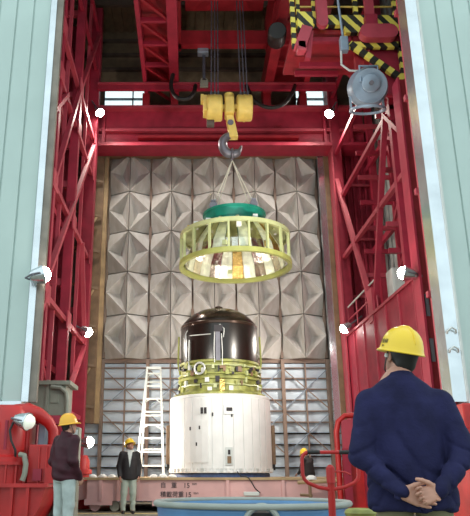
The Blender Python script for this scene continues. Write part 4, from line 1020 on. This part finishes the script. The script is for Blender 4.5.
# --- man in the navy jacket, seen from behind, hands clasped on his back
def crease(q, k, sharp=3.): return (1 - np.abs(np.sin(k * q))) ** sharp
def navy_fold(P):
    x, y, z = P[:, 0], P[:, 1], P[:, 2]
    back = np.clip((-y - .02) * 12, 0, 1); low = np.clip((1.36 - z) * 4, 0, 1); torso = np.clip((.22 - np.abs(x)) * 12, 0, 1)
    fan = np.arctan2(x - .03, z - .70)            # folds fanning up from the clasped hands
    w = .017 * crease(fan + .25 * np.sin(7 * z), 5.2) * back * low * torso
    w += .009 * crease(x * .5 + z + .04 * np.sin(20 * x), 16) * back * np.clip((1.08 - z) * 6, 0, 1) * torso
    arm = np.clip((np.abs(x) - .16) * 12, 0, 1)
    w += .014 * crease(z + .45 * np.abs(x) + .02 * np.sin(30 * y), 27) * arm * np.clip((1.22 - z) * 5, 0, 1)
    w += .006 * crease(np.abs(x) * 1.0 + .5 * z, 22) * np.clip((.93 - z) * 10, 0, 1) * back
    return w
navy = dict(
    joints=dict(head=(.008, .03, 1.560), neck=(-.012, -.005, 1.455), lsh=(-.195, -.015, 1.288), rsh=(.190, -.015, 1.280), lel=(-.275, -.10, 1.00), rel=(.275, -.10, 1.01),
                lwr=(-.105, -.250, .812), rwr=(.100, -.262, .820), lhip=(-.10, 0, .86), rhip=(.10, 0, .86), lkn=(-.115, .03, .47), rkn=(.115, .03, .47), lan=(-.12, -.01, .09), ran=(.12, -.01, .09)),
    torso=Z((.78, .15, .105, 0, 0), (.90, .17, .12, 0, 0), (1.05, .155, .11, 0, 0), (1.25, .165, .115, -.005, 0), (1.35, .15, .10, -.012, 0), (1.42, .11, .08, -.018, 0), (1.48, .06, .06, -.022, 0)),
    jacket_sec=Z((.70, .245, .172, -.005, -.005), (.80, .245, .172, -.005, -.01), (.95, .232, .165, -.003, -.01), (1.10, .220, .156, 0, -.01), (1.20, .225, .150, -.004, -.01), (1.28, .215, .138, -.006, -.01), (1.34, .190, .122, -.010, -.008), (1.39, .150, .106, -.011, -.006), (1.425, .105, .09, -.012, -.004), (1.445, .07, .072, -.012, -.004)),
    head_pitch=.24, head_roll=.10, head_yaw=.44, res=.008, hand_res=.0035, head_res=.005, arm_k=.03, brim=.35, collar=-.035,
    lhand=dict(d=(.95, -.10, -.28), n=(.0, -1, .15), thumb=(0, 0, 1), curl=(.12, .30, .25), spread=.03, thumb_dir=(.85, -.30, .42), s=1.12),
    rhand=dict(d=(-.93, -.22, -.26), n=(-.05, -1, .2), thumb=(0, 0, 1), curls=((.50, .95, .6), (.45, .95, .6), (.40, .90, .6), (.35, .85, .5)), spread=.05, thumb_dir=(-.65, -.35, .42), s=1.12),
    jacket='navy', jacket_label='navy blue work jacket with creases on the back', trousers='khaki', trousers_label='olive khaki trousers', helmet='helmet', helmet_label='yellow safety helmet with dark lettering', fold=navy_fold, buckle=True,
    hat_text=(('宇宙研', math.radians(172), .26, .030), ('佐~', math.radians(176), .10, .016)))
person('person', (1.245, 3.9, 0), -.14, 'person in navy jacket and yellow helmet standing with hands clasped behind the back', navy)

# --- man in the plum leather jacket
def plum_fold(P):
    x, y, z = P[:, 0], P[:, 1], P[:, 2]
    return .007 * np.sin(42 * z + 12 * x) * np.clip((1.2 - z) * 3, .1, 1) + .005 * np.sin(30 * x + 20 * z)
plum = dict(
    joints=dict(head=(0, .035, 1.585), neck=(0, -.005, 1.475), lsh=(-.19, 0, 1.37), rsh=(.19, 0, 1.37), lel=(-.25, -.04, 1.08), rel=(.25, -.05, 1.08), lwr=(-.20, .14, .88), rwr=(.20, .12, .86),
                lhip=(-.095, 0, .88), rhip=(.095, 0, .88), lkn=(-.12, .03, .47), rkn=(.11, .02, .47), lan=(-.13, -.01, .09), ran=(.12, -.02, .09)),
    torso=Z((.78, .15, .105, 0, 0), (.90, .165, .115, 0, 0), (1.05, .15, .11, 0, 0), (1.25, .165, .115, 0, 0), (1.36, .15, .10, 0, 0), (1.44, .11, .08, 0, 0), (1.50, .06, .06, 0, 0)),
    jacket_sec=Z((.80, .175, .135, 0, 0), (.84, .205, .165, 0, 0), (.95, .218, .175, 0, -.005), (1.12, .212, .165, 0, -.01), (1.28, .205, .15, 0, -.01), (1.36, .185, .125, 0, -.005), (1.42, .14, .10, 0, 0), (1.46, .09, .08, 0, 0), (1.48, .07, .07, 0, 0)),
    head_pitch=.16, head_yaw=-.25, res=.013,
    lhand=dict(d=(.2, .5, -.8), n=(1, -.1, 0), thumb=(0, 1, .3), curl=(.4, .5, .4)), rhand=dict(d=(-.15, .5, -.85), n=(-1, 0, 0), thumb=(0, 1, .3), curl=(.4, .5, .4)),
    jacket='plum', jacket_label='dark plum leather blouson', trousers='jeans', trousers_label='washed pale jeans', helmet='helmeto', helmet_label='orange yellow safety helmet', fold=plum_fold)
person('person', (-1.80, 10.2, 0), -.75, 'person in plum leather jacket and pale jeans standing beside the red carriage', plum)

# --- man in the black jacket looking up
black = dict(
    joints=dict(head=(0, .03, 1.57), neck=(0, -.01, 1.46), lsh=(-.18, 0, 1.36), rsh=(.18, 0, 1.36), lel=(-.245, -.03, 1.08), rel=(.245, -.03, 1.08), lwr=(-.235, .05, .86), rwr=(.235, .05, .86),
                lhip=(-.09, 0, .88), rhip=(.09, 0, .88), lkn=(-.10, .03, .47), rkn=(.115, .02, .47), lan=(-.105, -.01, .09), ran=(.13, -.02, .09)),
    torso=plum['torso'], jacket_sec=Z((.76, .195, .15, 0, 0), (.90, .20, .155, 0, 0), (1.10, .195, .15, 0, 0), (1.27, .195, .14, 0, 0), (1.35, .175, .12, 0, 0), (1.41, .135, .10, 0, 0), (1.45, .09, .08, 0, 0), (1.47, .07, .07, 0, 0)),
    head_pitch=.38, head_yaw=.45, res=.014, shirt='pale', open=lambda P: np.maximum(np.abs(P[:, 0]) - .055 * np.clip((P[:, 2] - 1.02) / .4, 0, 1), .05 - P[:, 1]),
    lhand=dict(d=(.05, .2, -.95), n=(1, 0, 0), thumb=(0, 1, 0), curl=(.35, .4, .3)), rhand=dict(d=(-.05, .2, -.95), n=(-1, 0, 0), thumb=(0, 1, 0), curl=(.35, .4, .3)),
    jacket='blackj', jacket_label='black jacket worn open', trousers='slacks', trousers_label='grey green trousers', helmet='helmet', helmet_label='yellow safety helmet tipped back')
person('person', (-1.44, 17.1, 0), math.pi + .18, 'person in open black jacket looking up beside the step ladder', black)

# --- man behind the platform, stooping in a dark jacket
import copy
stoop = copy.deepcopy({k: v for k, v in black.items() if k not in ('open', 'shirt')})
stoop['joints'].update(head=(0, .17, 1.53), neck=(0, .11, 1.44), lsh=(-.19, .06, 1.33), rsh=(.19, .06, 1.33), lel=(-.24, .16, .99), rel=(.24, .16, .99), lwr=(-.12, .36, .92), rwr=(.12, .36, .92))
stoop['torso'] = Z((.78, .15, .105, 0, 0), (.90, .165, .115, 0, 0), (1.05, .15, .11, 0, .03), (1.28, .16, .115, 0, .06), (1.38, .14, .10, 0, .09), (1.45, .08, .07, 0, .11))
stoop['jacket_sec'] = Z((.78, .20, .16, 0, 0), (.92, .21, .17, 0, 0), (1.05, .21, .17, 0, .03), (1.26, .20, .16, 0, .05), (1.36, .17, .13, 0, .08), (1.43, .09, .08, 0, .10))
stoop.update(head_pitch=-.45, head_yaw=.2, jacket_label='black work jacket', helmet_label='small yellow safety helmet')
for s, x in (('lhand', .1), ('rhand', -.1)): stoop[s] = dict(d=(x, .9, -.3), n=(0, -.3, -1), thumb=(-x, 0, .5), curl=(.4, .5, .4))
person('person', (3.95, 22.75, .0), .7, 'person in black jacket stooping behind the pink platform', stoop)
